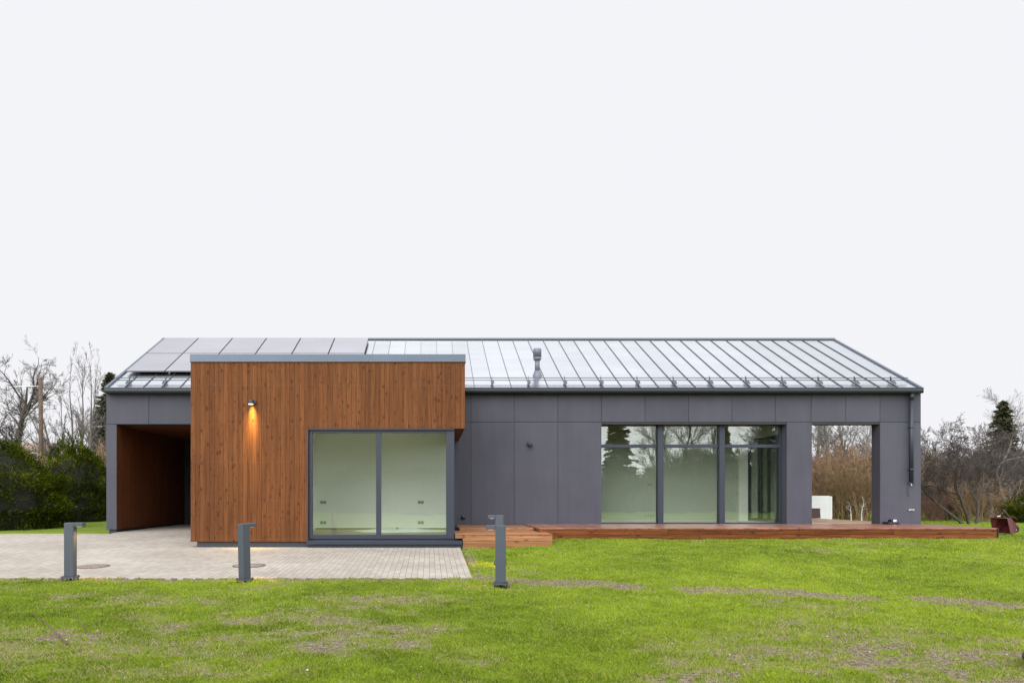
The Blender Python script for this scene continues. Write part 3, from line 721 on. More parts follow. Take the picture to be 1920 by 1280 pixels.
b_ = MB(); b_.box(DX0 + .05, DX1 - .05, DY0 + .06, YF - .02, -1.2, DZ - .06); b_.build('deck_joists', M['backing'], dk)
b_ = MB(); b_.bev(DX1 + .002, DX1 + .03, DY0 - .02, DY0 + .01, -1.03, DZ + .01, .002); b_.build('corner_trim', M['black'], dk)

st = thing('step_deck', (1.7, 16.8, -1.15), 'lower light-brown timber step deck between the corner window and the terrace deck', 'deck')
SZ = -.84; SX0, SX1, SY0 = .585, 2.785, 15.46
b_ = MB(); y = SY0 - .01
while y < 17.0:
    b_.bev(SX0, SX1, y, y + .139, SZ - .028, SZ + random.uniform(-.001, .001), .003); y += .144
b_.build('deck_boards', M['deck_x'], st)
b_ = MB(); y = 17.02
while y < YF - .13:
    b_.bev(.75, 2.60, y, y + .139, -.80, -.772, .003); y += .144
b_.bev(.75, 2.60, 17.0, 17.018, SZ + .002, -.775, .002)
b_.build('upper_boards', M['deck_x'], st)
b_ = MB(); fx = SX0 + .17
b_.bev(fx, SX1, SY0, SY0 + .028, SZ - .155, SZ - .031, .003); b_.bev(fx, SX1, SY0, SY0 + .028, SZ - .315, SZ - .161, .003)
b_.bev(SX0, fx - .002, SY0 + .0, SY0 + .028, SZ - .10, SZ - .031, .003)
b_.bev(SX1 - .028, SX1, SY0 + .03, 16.9, SZ - .315, SZ - .031, .003)
b_.build('step_fascia', M['deck_x'], st)
b_ = MB(); b_.box(.78, SX1 - .04, SY0 + .04, 18.6, -1.3, -.87); b_.build('step_joists', M['backing'], st)

# small black unit on the deck by the pier
un = thing('switch_box', (X(1670), 18.6, DZ), 'black flat box with a small white-fronted cube on the deck against the right pier', 'box')
k = 18.6 / 1280
b_ = MB(); b_.bev((1659.5 - 805) * k, (1680 - 805) * k, 18.45, 18.72, DZ + .002, DZ + .065, .008); b_.build('base_unit', M['black'], un)
b_ = MB(); b_.bev((1666.5 - 805) * k, (1676.5 - 805) * k, 18.50, 18.64, DZ + .066, DZ + .135, .006); b_.build('cube', M['black'], un)
b_ = MB(); b_.bev((1670 - 805) * k, (1676 - 805) * k, 18.494, 18.4995, DZ + .072, DZ + .128, .001); b_.build('white_front', M['white'], un)

b_ = MB(); vs = []; fs = []; n = 26  # white solid added in place of a bright streak reflected in the glass
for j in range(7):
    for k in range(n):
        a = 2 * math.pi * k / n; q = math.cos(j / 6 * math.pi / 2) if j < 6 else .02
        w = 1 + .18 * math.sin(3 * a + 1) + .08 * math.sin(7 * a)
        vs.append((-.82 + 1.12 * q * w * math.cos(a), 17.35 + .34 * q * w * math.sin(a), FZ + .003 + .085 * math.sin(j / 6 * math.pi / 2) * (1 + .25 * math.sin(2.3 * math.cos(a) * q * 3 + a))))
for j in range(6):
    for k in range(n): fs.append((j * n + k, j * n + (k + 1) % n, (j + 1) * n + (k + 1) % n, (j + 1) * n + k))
b_.add(vs, fs, .5, True); o = b_.build('reflected_streak', M['white'], None, (-.82, 17.35, FZ)); tag(o, 'long low white shape added for the bright reflected streak in the corner window', 'reflection stand-in')
# ------------------------------------------------------------------ bollard lights
def bollard(name, x, y, rz, tilt, label, lit, armdir=1, energy=3.0):
    zg = float(ground_h(x, y)) + .025; r = thing(name, (x, y, zg), label, 'bollard light', 'bollard lights along the paving', rz)
    r.rotation_euler = (R(tilt[0]), R(tilt[1]), rz)
    H = .905; w = .075
    def loc_build(b_, nm, m): return b_.build(nm, m, r, (0, 0, 0))
    b_ = MB(); b_.bev(-w, w, -.06, .06, .055, H, .006); b_.bev(w + .0005 if armdir > 0 else -w - .14, w + .14 if armdir > 0 else -w - .0005, -.06, .06, H - .062, H, .005); loc_build(b_, 'post', M['bollard'])
    b_ = MB(); b_.prism([(-.118, -.075), (-.09, -.105), (.09, -.105), (.118, -.075), (.118, .075), (.09, .105), (-.09, .105), (-.118, .075)], .032, .054, 2); loc_build(b_, 'base_plate', M['bollard'])
    for sx in (-.085, .085):
        for sy in (-.075, .075):
            b_ = MB(); b_.lathe(sx, sy, [(.009, -.06), (.009, .064)], 8); b_.lathe(sx, sy, [(.014, .055), (.014, .066)], 6); loc_build(b_, 'bolt', M['anth_d'])
    b_ = MB(); b_.lathe(0, 0, [(.022, -.06), (.022, .031)], 10); loc_build(b_, 'cable_duct', M['black'])
    ax = (w + .07) * armdir
    b_ = MB(); b_.bev(ax - .035, ax + .035, -.035, .035, H - .0645, H - .0622, .001); loc_build(b_, 'light_panel', M['lamp'])
    d_ = bpy.data.lights.new('bulb', 'AREA'); d_.energy = energy; d_.size = .08; d_.color = (1, .60, .15); d_.spread = R(70)
    o = bpy.data.objects.new('bulb', d_); COL.objects.link(o); o.parent = r; o.location = (ax, 0, H - .072)
    return r
def at(px_, D): return (px_ - 805) * D / 1280
bollard('bollard_light', at(132, 10.86), 10.86, R(2), (0, 0), 'bollard light farthest left, arm pointing right, at the paving edge', True, 1, 2)
bollard('bollard_light', at(459, 10.62), 10.62, R(58), (0, -1.6), 'leaning bollard light in front of the brown timber box, second from left', True, 1, 5)
bollard('bollard_light', at(938.5, 10.15), 10.15, R(-8), (0, 0), 'nearest bollard light, arm pointing left, on the grass right of the paving corner', True, -1, 1.2)
bollard('bollard_light', at(937, 12.75), 12.75, R(-14), (0, 0), 'bollard light almost hidden behind the nearest one, only its top arm showing', True, -1, 7)

# manhole covers
for px_, D, lab in ((173, 12.45, 'round manhole cover in the paving right of the leftmost bollard light'), (467, 12.55, 'round manhole cover in the paving behind the leaning bollard light')):
    x, y = at(px_, D), D; z = float(ground_h(x, y)) + .016
    t = thing('manhole_cover', (x, y, z), lab, 'manhole cover', 'manhole covers in the paving')
    sl_ = float(ground_h(x, y + .3) - ground_h(x, y - .3)) / .6
    def til(b_): b_.v = [(a, c, d_ + sl_ * (c - y)) for a, c, d_ in b_.v]; return b_
    b_ = MB(); b_.lathe(x, y, [(.30, z - .02), (.30, z + .003), (.265, z + .004)], 40, None, False); til(b_).build('frame', M['pole'], t)
    b_ = MB(); b_.lathe(x, y, [(.262, z - .01), (.262, z + .0075)], 40, None, False)
    for k in range(-4, 5):
        hw = math.sqrt(max(0, .24 ** 2 - (k * .055) ** 2)); b_.box(x - hw, x + hw, y + k * .055 - .012, y + k * .055 + .012, z + .0078, z + .011)
    til(b_).build('lid', plain('cast_iron_rust', (.23, .18, .145), .8, 0, .4, 20) if 'rust' not in M else M['rust'], t)
# ------------------------------------------------------------------ trees
def unit(v): return v / np.maximum(np.linalg.norm(v, axis=-1, keepdims=True), 1e-9)
def tubes(P_, Rd, sides):
    """P_ (B,n,3), Rd (B,n) -> verts, quad faces, per-face id"""
    B, n, _ = P_.shape
    T = np.empty_like(P_); T[:, 1:-1] = P_[:, 2:] - P_[:, :-2]; T[:, 0] = P_[:, 1] - P_[:, 0]; T[:, -1] = P_[:, -1] - P_[:, -2]; T = unit(T)
    ref = np.where(np.abs(T[..., 2:3]) < .9, np.array([0, 0, 1.]), np.array([1., 0, 0]))
    U = unit(np.cross(T, ref)); V = np.cross(T, U)
    a = np.arange(sides) * 2 * np.pi / sides
    ring = P_[:, :, None, :] + Rd[:, :, None, None] * (np.cos(a)[None, None, :, None] * U[:, :, None, :] + np.sin(a)[None, None, :, None] * V[:, :, None, :])
    vs = ring.reshape(-1, 3)
    i = np.arange(B * n * sides).reshape(B, n, sides); j = np.roll(i, -1, axis=2)
    f = np.stack([i[:, :-1], j[:, :-1], j[:, 1:], i[:, 1:]], -1).reshape(-1, 4)
    ids = np.repeat(rng.random(B), (n - 1) * sides)
    return vs, f[:, ::-1], ids
def walk(start, dirs, length, n, wig, up, r_):
    """random-walk polylines: start (B,3), dirs (B,3), length (B,)"""
    B = len(start); P_ = np.empty((B, n, 3)); P_[:, 0] = start; d = unit(dirs)
    for k in range(1, n):
        d = unit(d + r_.normal(0, wig, (B, 3)) + np.array([0, 0, up]))
        P_[:, k] = P_[:, k - 1] + d * (length / (n - 1))[:, None]
    return P_
def grow(seed, trunks, levels, sides0=7):
    """trunks: list of (start, dir, length, radius, wiggle, up); levels: dicts"""
    r_ = np.random.default_rng(seed); V = []; F = []; I = []; off = 0
    st = np.array([t[0] for t in trunks], float); di = np.array([t[1] for t in trunks], float); ln = np.array([t[2] for t in trunks], float)
    n = 12; P_ = walk(st, di, ln, n, trunks[0][4], trunks[0][5], r_)
    r0 = np.array([t[3] for t in trunks]); tip = .10
    Rd = r0[:, None] * np.linspace(1, tip, n)[None, :]
    ln_ = ln; sides = sides0
    for li, lv in enumerate([None] + levels):
        if lv is not None:
            m = lv['n']; B = len(P_); nn = P_.shape[1]
            t = r_.uniform(lv.get('t0', .25), 1.0, (B, m)); t = np.sort(t, 1)
            fi = t * (nn - 1); k = np.minimum(fi.astype(int), nn - 2); fr = (fi - k)[..., None]; b = np.arange(B)[:, None]
            s0 = P_[b, k] * (1 - fr) + P_[b, k + 1] * fr
            tg = unit(P_[b, k + 1] - P_[b, k]); rp = Rd[b, k] * (1 - fr[..., 0]) + Rd[b, k + 1] * fr[..., 0]
            rnd = unit(np.cross(tg, r_.normal(0, 1, tg.shape)))
            ang = np.radians(r_.normal(lv['ang'], lv.get('angv', 10), (B, m)))[..., None]
            d = tg * np.cos(ang) + rnd * np.sin(ang)
            L_ = ln_[:, None] * lv['len'] * (1 - lv.get('fall', .45) * t) * r_.uniform(.65, 1.25, (B, m))
            keep = r_.random((B, m)) < lv.get('keep', 1)
            s0, d, L_, rp = s0[keep], d[keep], L_[keep], rp[keep]
            nseg = lv.get('seg', 5)
            P_ = walk(s0, d, L_, nseg, lv.get('wig', .15), lv.get('up', .05), r_)
            rr = np.minimum(rp * lv.get('rr', .6), L_ * .03); rr = np.maximum(rr, lv.get('rmin', .004))
            Rd = rr[:, None] * np.linspace(1, lv.get('tip', .35), nseg)[None, :]; Rd = np.maximum(Rd, lv.get('rmin', .004) * .6)
            ln_ = L_; sides = lv.get('sides', 4)
        v, f, i = tubes(P_, Rd, sides); V.append(v); F.append(f + off); I.append(i); off += len(v)
    return V, F, I
def tree_obj(kind, loc, label, cat, mesh_pair, mats, group=None, rz=0, sc=1.0, sz=None):
    root = thing(kind, loc, label, cat, group, rz)
    for nm, me, mt in zip(('trunk', 'crown'), mesh_pair, mats):
        if me is None: continue
        o = bpy.data.objects.new(nm, me); COL.objects.link(o); o.parent = root
        if not me.materials: me.materials.append(mt)
        o.scale = (sc, sc, sz or sc)
    return root
def bare_meshes(name, seed, trunks, levels):
    V, F, I = grow(seed, trunks, levels)
    k = 1 + (len(V) > 3)
    def pack(a, b, nm):
        v = np.vstack(V[a:b]); base = sum(len(q) for q in V[:a]); f = np.vstack(F[a:b]) - base
        return np_mesh(nm, v, f, [('rnd', 'FACE', np.concatenate(I[a:b]))], True)
    return pack(0, k, name + '_trunk'), pack(k, len(V), name + '_crown')
up = (0, 0, 1)
def lv(n, ang, ln, **k): return dict(n=n, ang=ang, len=ln, **k)

old = bare_meshes('old_tree', 3, [((0, 0, -.3), (.02, 0, 1), 8.4, .38, .10, .04)],
    [lv(8, 44, .62, wig=.2, seg=10, t0=.34, up=.12, sides=6, rr=.72, tip=.12), lv(10, 50, .5, wig=.3, seg=6, up=.04, rr=.5), lv(9, 45, .42, wig=.25, rmin=.008, sides=3), lv(6, 40, .5, wig=.2, seg=4, rmin=.006, sides=3)])
birch = bare_meshes('birch', 5, [((0, 0, -.2), (-.13, 0, 1), 6.3, .085, .05, .0), ((.35, .1, -.2), (.02, .1, 1), 6.9, .09, .035, .0), ((.7, 0, -.2), (.10, -.1, 1), 7.2, .08, .04, .0), ((1.0, .2, -.2), (.2, .1, 1), 6.6, .07, .05, .0), ((-.5, .2, -.2), (-.38, .1, 1), 5.2, .06, .05, .03), ((1.3, .2, -.2), (.12, .1, 1), 6.0, .055, .04, .0)],
    [lv(16, 28, .30, wig=.06, seg=6, t0=.2, up=.03, sides=4, tip=.15), lv(7, 28, .45, wig=.07, rmin=.006, sides=3), lv(4, 28, .5, seg=3, wig=.08, rmin=.0055, sides=3)])
fruit = [bare_meshes('fruit_tree%d' % i, 11 + i, tr,
    [lv(9, 46, .60, wig=.17, seg=9, t0=.3, up=.09, sides=5, rr=.6, tip=.25), lv(11, 42, .50, wig=.18, seg=6, up=.06, rr=.5, rmin=.006), lv(9, 40, .42, wig=.2, rmin=.0045, sides=3), lv(6, 40, .5, wig=.18, seg=3, rmin=.0035, sides=3)])
    for i, tr in enumerate(([((0, 0, -.2), (-.75, .1, 1), 2.9, .062, .12, .05), ((.15, 0, -.2), (-.35, -.1, 1), 3.3, .06, .12, .03), ((.3, 0, -.2), (.35, .2, 1), 3.0, .055, .14, .02)],
                            [((0, 0, -.2), (.1, 0, 1), 3.4, .085, .12, .03), ((0, 0, -.1), (-.5, .2, 1), 2.9, .06, .12, .04), ((0, 0, -.1), (.6, .2, .9), 2.9, .055, .12, .04)]))]
shrub = bare_meshes('shrub', 21, [((.9 * math.cos(a) * q, .7 * math.sin(a) * q, -.15), (.35 * math.cos(a), .35 * math.sin(a), 1), 2.1 + .5 * q, .016, .07, .0) for a, q in zip(np.linspace(0, 40, 46), np.linspace(.1, 1, 46))],
    [lv(7, 26, .45, wig=.1, seg=4, t0=.15, up=.05, sides=3, rmin=.006, tip=.4), lv(6, 30, .45, wig=.12, seg=3, rmin=.005, sides=3), lv(3, 35, .5, seg=3, wig=.12, rmin=.005, sides=3)])
tall = bare_meshes('tall_tree', 31, [((0, 0, -.2), (.02, 0, 1), 8.5, .14, .035, .0)],
    [lv(34, 48, .34, wig=.10, seg=7, t0=.15, up=.10, sides=4, tip=.2, rr=.45), lv(12, 36, .45, wig=.12, seg=5, up=.07, rmin=.006, sides=3), lv(8, 36, .5, seg=4, wig=.14, rmin=.0045, sides=3)])

def conifer(name, seed, H, Rr, nl, density, droop=-.25, base=.08):
    """spruce: trunk and whorled branches carrying many small needle sprays"""
    r_ = np.random.default_rng(seed)
    tv, tf, ti = tubes(np.array([[(0, 0, -.2), (0, 0, H * .5), (0, 0, H)]], float), np.array([[H * .016, H * .010, .01]]), 7)
    tr = np_mesh(name + '_trunk', tv, tf, [('rnd', 'FACE', ti)], True)
    nb = nl; hz = r_.uniform(base, .99, nb) ** .85; az = r_.uniform(0, 2 * np.pi, nb)
    Lb = Rr * (1 - hz) ** .8 * r_.uniform(.55, 1.15, nb) + .06
    C = []; D = []
    for k in range(nb):
        m = max(4, int(density * Lb[k])); t = r_.uniform(.12, 1, m)
        dx_, dy_ = math.cos(az[k]), math.sin(az[k])
        side = r_.normal(0, .16, m) * Lb[k] * (1.1 - t)
        p = np.stack([dx_ * t * Lb[k] - dy_ * side, dy_ * t * Lb[k] + dx_ * side, hz[k] * H + droop * Lb[k] * t + .12 * Lb[k] * t ** 2 + r_.normal(0, .02, m)], -1)
        C.append(p); D.append(np.stack([dx_ + r_.normal(0, .5, m), dy_ + r_.normal(0, .5, m), r_.normal(-.15, .3, m)], -1))
    C = np.vstack(C); D = unit(np.vstack(D)); return tr, sprays(name + '_crown', C, D, H * .028, r_)
def sprays(nm, C, D, size, r_, tone=None, wid=.28):
    n = len(C); s = size * r_.uniform(.6, 1.5, n)[:, None]
    perp = unit(np.cross(D, r_.normal(0, 1, (n, 3))))
    a = C - D * s * .4; b = C + perp * s * wid; c = C + D * s; d = C - perp * s * wid
    v = np.stack([a, b, c, d], 1).reshape(-1, 3); f = np.arange(4 * n).reshape(n, 4)
    tn = r_.random(n) if tone is None else tone
    return np_mesh(nm, v, f, [('rnd', 'FACE', tn)])
spruce = conifer('spruce', 41, 9.0, 2.2, 330, 42)

def bush(name, seed, rx, ry, H, n, size, mat, lobes=.22, powr=2.6):
    """clipped evergreen: sprays through the outer shell of a lumpy body, darker core of twigs inside"""
    r_ = np.random.default_rng(seed)
    d = unit(r_.normal(0, 1, (n, 3))); d[:, 2] = np.abs(d[:, 2]) * 1.0
    ex = 2 / powr
    k = 1 / ((np.abs(d[:, 0]) ** powr + np.abs(d[:, 1]) ** powr + np.abs(d[:, 2]) ** powr) ** (1 / powr))
    az = np.arctan2(d[:, 1], d[:, 0])
    lump = 1 + lobes * (fbm(az * 1.3 + seed, d[:, 2] * 2.5 + 5, .55, 4) - .5) * 2
    cl = .45 / max(rx, 1.2); lump = lump + .16 * (fbm(d[:, 0] * d[:, 1] * 2 + az, d[:, 2] * 1.1 + az * .3, cl * 1.2, 2) - .5)
    dep = 1 - np.abs(r_.normal(0, .06, n))
    p = d * (k * lump * dep)[:, None] * np.array([rx, ry, H])
    loz = r_.random(n)
    # skirts reach the ground
    low = r_.random(n) < .35; p[low, 2] = r_.uniform(0, .5, low.sum()) * H; q = unit(np.stack([d[:, 0], d[:, 1]], -1)); kk = 1 / ((np.abs(q[:, 0]) ** powr + np.abs(q[:, 1]) ** powr) ** (1 / powr))
    l2 = 1 + lobes * (fbm(az * 1.3 + seed, p[:, 2] * 1.2, .55, 4) - .5) * 2
    p[low, 0] = (q[:, 0] * kk * l2 * dep * rx * .97)[low]; p[low, 1] = (q[:, 1] * kk * l2 * dep * ry * .97)[low]
    D = unit(unit(p * np.array([1 / rx, 1 / ry, .6 / H])) + r_.normal(0, .45, (n, 3)) + np.array([0, 0, .5]))
    tone = np.clip(fbm(p[:, 0] * 1.3 + p[:, 1], p[:, 2] * 1.6, .5, 3) * .75 + r_.normal(0, .16, n) + .06, 0, .96)
    tone = np.where(r_.random(n) < .02, .99, tone)
    return sprays(name, p, D, size, r_, tone, .17)
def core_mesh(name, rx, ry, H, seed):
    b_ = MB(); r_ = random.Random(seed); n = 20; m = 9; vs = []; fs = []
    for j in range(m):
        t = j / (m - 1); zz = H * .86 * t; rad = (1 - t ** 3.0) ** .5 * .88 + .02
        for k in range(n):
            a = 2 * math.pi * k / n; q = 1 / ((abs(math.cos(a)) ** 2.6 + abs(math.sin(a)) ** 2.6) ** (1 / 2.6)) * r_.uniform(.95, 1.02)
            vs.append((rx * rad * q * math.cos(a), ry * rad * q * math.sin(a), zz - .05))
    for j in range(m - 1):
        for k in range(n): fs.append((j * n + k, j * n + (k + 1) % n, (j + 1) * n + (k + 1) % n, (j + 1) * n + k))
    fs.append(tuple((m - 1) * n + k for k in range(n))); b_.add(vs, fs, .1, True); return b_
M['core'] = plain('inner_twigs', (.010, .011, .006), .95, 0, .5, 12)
def evergreen(kind, x, y, rx, ry, H, n, size, mat, label, seed, lobes=.22, cat='hedge', powr=2.6):
    zg = float(ground_h(x, y)); r = thing(kind, (x, y, zg), label, cat)
    me = bush(kind + '_leaves', seed, rx, ry, H, n, size, mat, lobes, powr)
    make_obj('foliage', me, mat, r)
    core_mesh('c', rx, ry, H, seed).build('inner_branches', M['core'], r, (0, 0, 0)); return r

evergreen('evergreen_hedge', -15.7, 21.2, 4.3, 2.45, 3.35, 130000, .060, M['thuja'], 'big dark green clipped evergreen hedge at the left edge behind the paving', 51, .2, 'hedge', 2.15)
evergreen('evergreen_bush', at(139, 26.6), 26.6, 1.25, 1.3, 3.05, 34000, .07, M['thuja_y'], 'rounded lighter green evergreen bush between the big hedge and the house', 52, .3, 'bush')
evergreen('evergreen_bush', 23.5, 25.5, 1.7, 1.2, 1.25, 14000, .07, M['thuja'], 'low dark green bush at the right edge behind the maroon wheelbarrow', 53, .35, 'bush')

gh = lambda x, y: float(ground_h(x, y))
def T(kind, px_, D, mesh, mats, label, cat='tree', group=None, rz=0, sc=1., sz=None):
    x = at(px_, D); return tree_obj(kind, (x, D, gh(x, D)), label, cat, mesh, mats, group, rz, sc, sz)
GB = (M['trunk_grey'], M['trunk_grey']); BB = (M['trunk_brown'], M['trunk_brown'])
T('old_tree', 32, 38, old, (M['trunk_brown'], M['trunk_brown']), 'gnarled bare old tree with a thick forked trunk left of the utility pole', group='bare trees behind the house', sc=.90)
T('old_tree', -12, 38, old, (M['trunk_brown'], M['trunk_brown']), 'bare old tree cut by the left edge of the picture', group='bare trees behind the house', rz=R(130), sc=.85)
T('birch_clump', 138, 31, birch, GB, 'clump of thin bare upright stems between the utility pole and the house', group='bare trees behind the house', sc=1.0)
T('birch_clump', 176, 36, birch, GB, 'taller clump of thin bare stems just left of the grey house corner', group='bare trees behind the house', rz=R(200), sc=1.12)
T('birch_clump', 108, 42, birch, GB, 'low fan of bare stems right behind the utility pole', group='bare trees behind the house', rz=R(75), sc=.85)
T('spruce', 206, 44, spruce, (M['trunk_brown'], M['spruce']), 'narrow dark spruce whose tip shows above the left end of the gutter', 'tree', sc=1.0)
b1 = shrub[1]
T('bare_shrub', 190, 30, shrub, GB, 'bare grey shrub in front of the tiled roof at the left house corner', 'shrub', 'bare shrubs', sc=1.15)
# right side
T('fruit_tree', 1812, 24.3, fruit[0], BB, 'spreading bare fruit tree with three leaning trunks behind the right end of the deck', group='bare garden trees', sc=1.0)
T('fruit_tree', 1890, 27, fruit[1], GB, 'bare grey fruit tree above the maroon wheelbarrow', group='bare garden trees', sc=1.05, rz=R(40))
T('fruit_tree', 1745, 29, fruit[1], BB, 'bare fruit tree right beside the right corner of the house', group='bare garden trees', rz=R(190), sc=1.1)
T('fruit_tree', 1850, 34, fruit[0], GB, 'bare fruit tree below the dark spruce', group='bare garden trees', rz=R(160), sc=1.35)
T('spruce', 1881, 46, spruce, (M['trunk_brown'], M['spruce']), 'dark pointed spruce rising above the bare trees on the right', 'tree', rz=1, sc=.83)
T('tall_tree', 1912, 60, tall, (M['trunk_pale'], M['trunk_grey']), 'tall thin bare tree at the right edge beside the spruce, far back', group='bare garden trees', sc=1.15)
T('tall_tree', 1612, 31, tall, BB, 'thin bare tree right of the tall straight one in the terrace opening', group='bare garden trees', rz=3, sc=.6)
T('tall_tree', 1550, 33, tall, BB, 'thin bare tree above the white wall in the terrace opening', group='bare garden trees', rz=5, sc=.7)
pl_ = bare_meshes('pale_tree', 61, [((0, 0, -.2), (-.12, 0, 1), 2.6, .09, .12, .03), ((-.15, 0, 1.4), (.5, 0, .9), 2.2, .06, .14, .05)],
    [lv(6, 50, .55, wig=.18, seg=6, t0=.35, up=.03, sides=5, rr=.7), lv(6, 45, .5, wig=.2, seg=5, rmin=.008), lv(4, 40, .5, wig=.2, seg=4, rmin=.006, sides=3)])
T('pale_tree', 1856, 29, pl_, (M['trunk_pale'], M['trunk_grey']), 'small bare tree with a pale crooked trunk left of the wheelbarrow', group='bare garden trees', sc=1.15)
# seen through the covered terrace
T('tall_tree', 1592, 36, tall, BB, 'tall straight bare tree seen in the middle of the covered terrace opening', group='bare garden trees', sc=.78)
T('fruit_tree', 1560, 31, fruit[1], BB, 'bare forked tree seen through the left side of the terrace opening', group='bare garden trees', rz=R(20), sc=1.2)
T('tall_tree', 1535, 42, tall, GB, 'bare tree farthest left in the terrace opening', group='bare garden trees', rz=2, sc=.82)
T('tall_tree', 1632, 40, tall, GB, 'bare tree by the right pier inside the terrace opening', group='bare garden trees', rz=4, sc=.72)
for k, (p, D, s_, mt, lab) in enumerate(((1578, 27.5, 1.0, 'trunk_tan', 'tan leafless shrub left in the terrace opening beside the white wall'), (1628, 27.0, 1.12, 'trunk_tan', 'tall tan leafless shrub right in the terrace opening'),
        (1600, 29.5, 1.2, 'trunk_red', 'reddish leafless shrub behind the tan shrubs in the terrace opening'), (1548, 30.0, 1.05, 'trunk_red', 'reddish leafless shrub above the white wall in the terrace opening'),
        (1765, 30, .95, 'trunk_red', 'reddish leafless shrub just right of the house corner'), (1745, 27, .5, 'trunk_red', 'low reddish leafless shrub behind the deck at the house corner'), (1850, 31, 1.0, 'trunk_brown', 'brown leafless shrub behind the pale-trunked tree'),
        (1800, 35, 1.25, 'trunk_brown', 'big brown leafless shrub behind the three-trunked fruit tree'), (1905, 33, 1.25, 'trunk_brown', 'big brown leafless shrub at the right edge of the picture'), (1835, 26.5, .62, 'trunk_tan', 'low tan leafless shrub left of the wheelbarrow'), (1782, 28, .65, 'trunk_brown', 'low brown leafless shrub behind the deck, below the three-trunked tree'))):
    sm_ = shrub if k == 0 else tuple(m_.copy() for m_ in shrub)
    for m_ in sm_: m_.materials.clear(); m_.materials.append(M[mt])
    T('bare_shrub', p, D, sm_, (M[mt], M[mt]), lab, 'shrub', 'bare shrubs', rz=k * 1.3, sc=s_)
wb = bare_meshes('white_stem', 71, [((0, 0, -.1), (-.05, 0, 1), .8, .03, .05, .0), ((.38, 0, -.1), (.08, 0, 1), .95, .032, .08, .0)],
    [lv(4, 40, .35, wig=.1, seg=5, t0=.5, sides=4, rmin=.006), lv(3, 40, .5, seg=4, rmin=.004, sides=3), lv(2, 40, .5, seg=3, rmin=.004, sides=3)])
T('young_birch', 1596, 25.6, wb, (M['white_bark'], M['white_bark']), 'two short white birch stems low in the terrace opening', 'tree')

# thicket behind the garden: one mass nobody could count
def thicket():
    r_ = np.random.default_rng(81); n = 5200
    y = r_.uniform(40, 62, n); t = np.where(r_.random(n) < .62, r_.uniform(.50, 1.15, n), r_.uniform(-.85, -.50, n)); x = t * y
    z = ground_h(x, y); H = (2.8 + 2.9 * fbm(x, y, 5, 3)) * r_.uniform(.6, 1.1, n) * np.where(x < 0, .9, 1.0)
    P_ = walk(np.stack([x, y, z], -1), np.stack([r_.normal(0, .18, n), r_.normal(0, .1, n), np.ones(n)], -1), H, 6, .12, .05, r_)
    Rd = r_.uniform(.012, .035, n)[:, None] * np.linspace(1, .35, 6)[None]
    v, f, i = tubes(P_, Rd, 3); V = [v]; F = [f]; I = [i]; off = len(v)
    m = 7; b = np.repeat(np.arange(n), m); k = r_.integers(1, 5, n * m)
    s0 = P_[b, k]; d = np.stack([r_.normal(0, .7, n * m), r_.normal(0, .5, n * m), r_.uniform(.3, 1, n * m)], -1)
    Q = walk(s0, d, H[b] * r_.uniform(.12, .32, n * m), 4, .2, .05, r_); Rq = np.full((n * m, 4), .010) * np.linspace(1, .6, 4)
    v, f, i = tubes(Q, Rq, 3); V.append(v); F.append(f + off); I.append(i)
    me = np_mesh('thicket', np.vstack(V), np.vstack(F), [('rnd', 'FACE', np.concatenate(I))], True)
    o = make_obj('thicket', me, None); return o, me
m, n, l, b = new_mat('thicket_bark'); rr_ = ramp(n, [(0, (.075, .06, .05)), (.5, (.13, .10, .085)), (.85, (.17, .11, .085)), (1, (.22, .19, .16))]); l.new(attr(n, 'rnd'), rr_.inputs[0]); l.new(rr_.outputs[0], b.inputs['Base Color']); b.inputs['Roughness'].default_value = .9
o, me = thicket(); me.materials.append(m); tag(o, 'distant mass of leafless brown brushwood behind the garden', 'thicket', kind='stuff')

# utility pole
D = 30; x = at(76, D); t = thing('utility_pole', (x, D, gh(x, D)), 'brown wooden utility pole above the left hedge', 'utility pole')
b_ = MB(); b_.tube([(x, D, -1.1), (x + .02, D, 2.2), (x, D, 5.17)], [.11, .095, .08], 12); b_.build('pole', M['pole'], t)
b_ = MB(); b_.tube([(x - 1.15, D, 4.84), (x - .08, D, 4.86)], .018, 6); b_.build('cross_rod', M['white'], t)
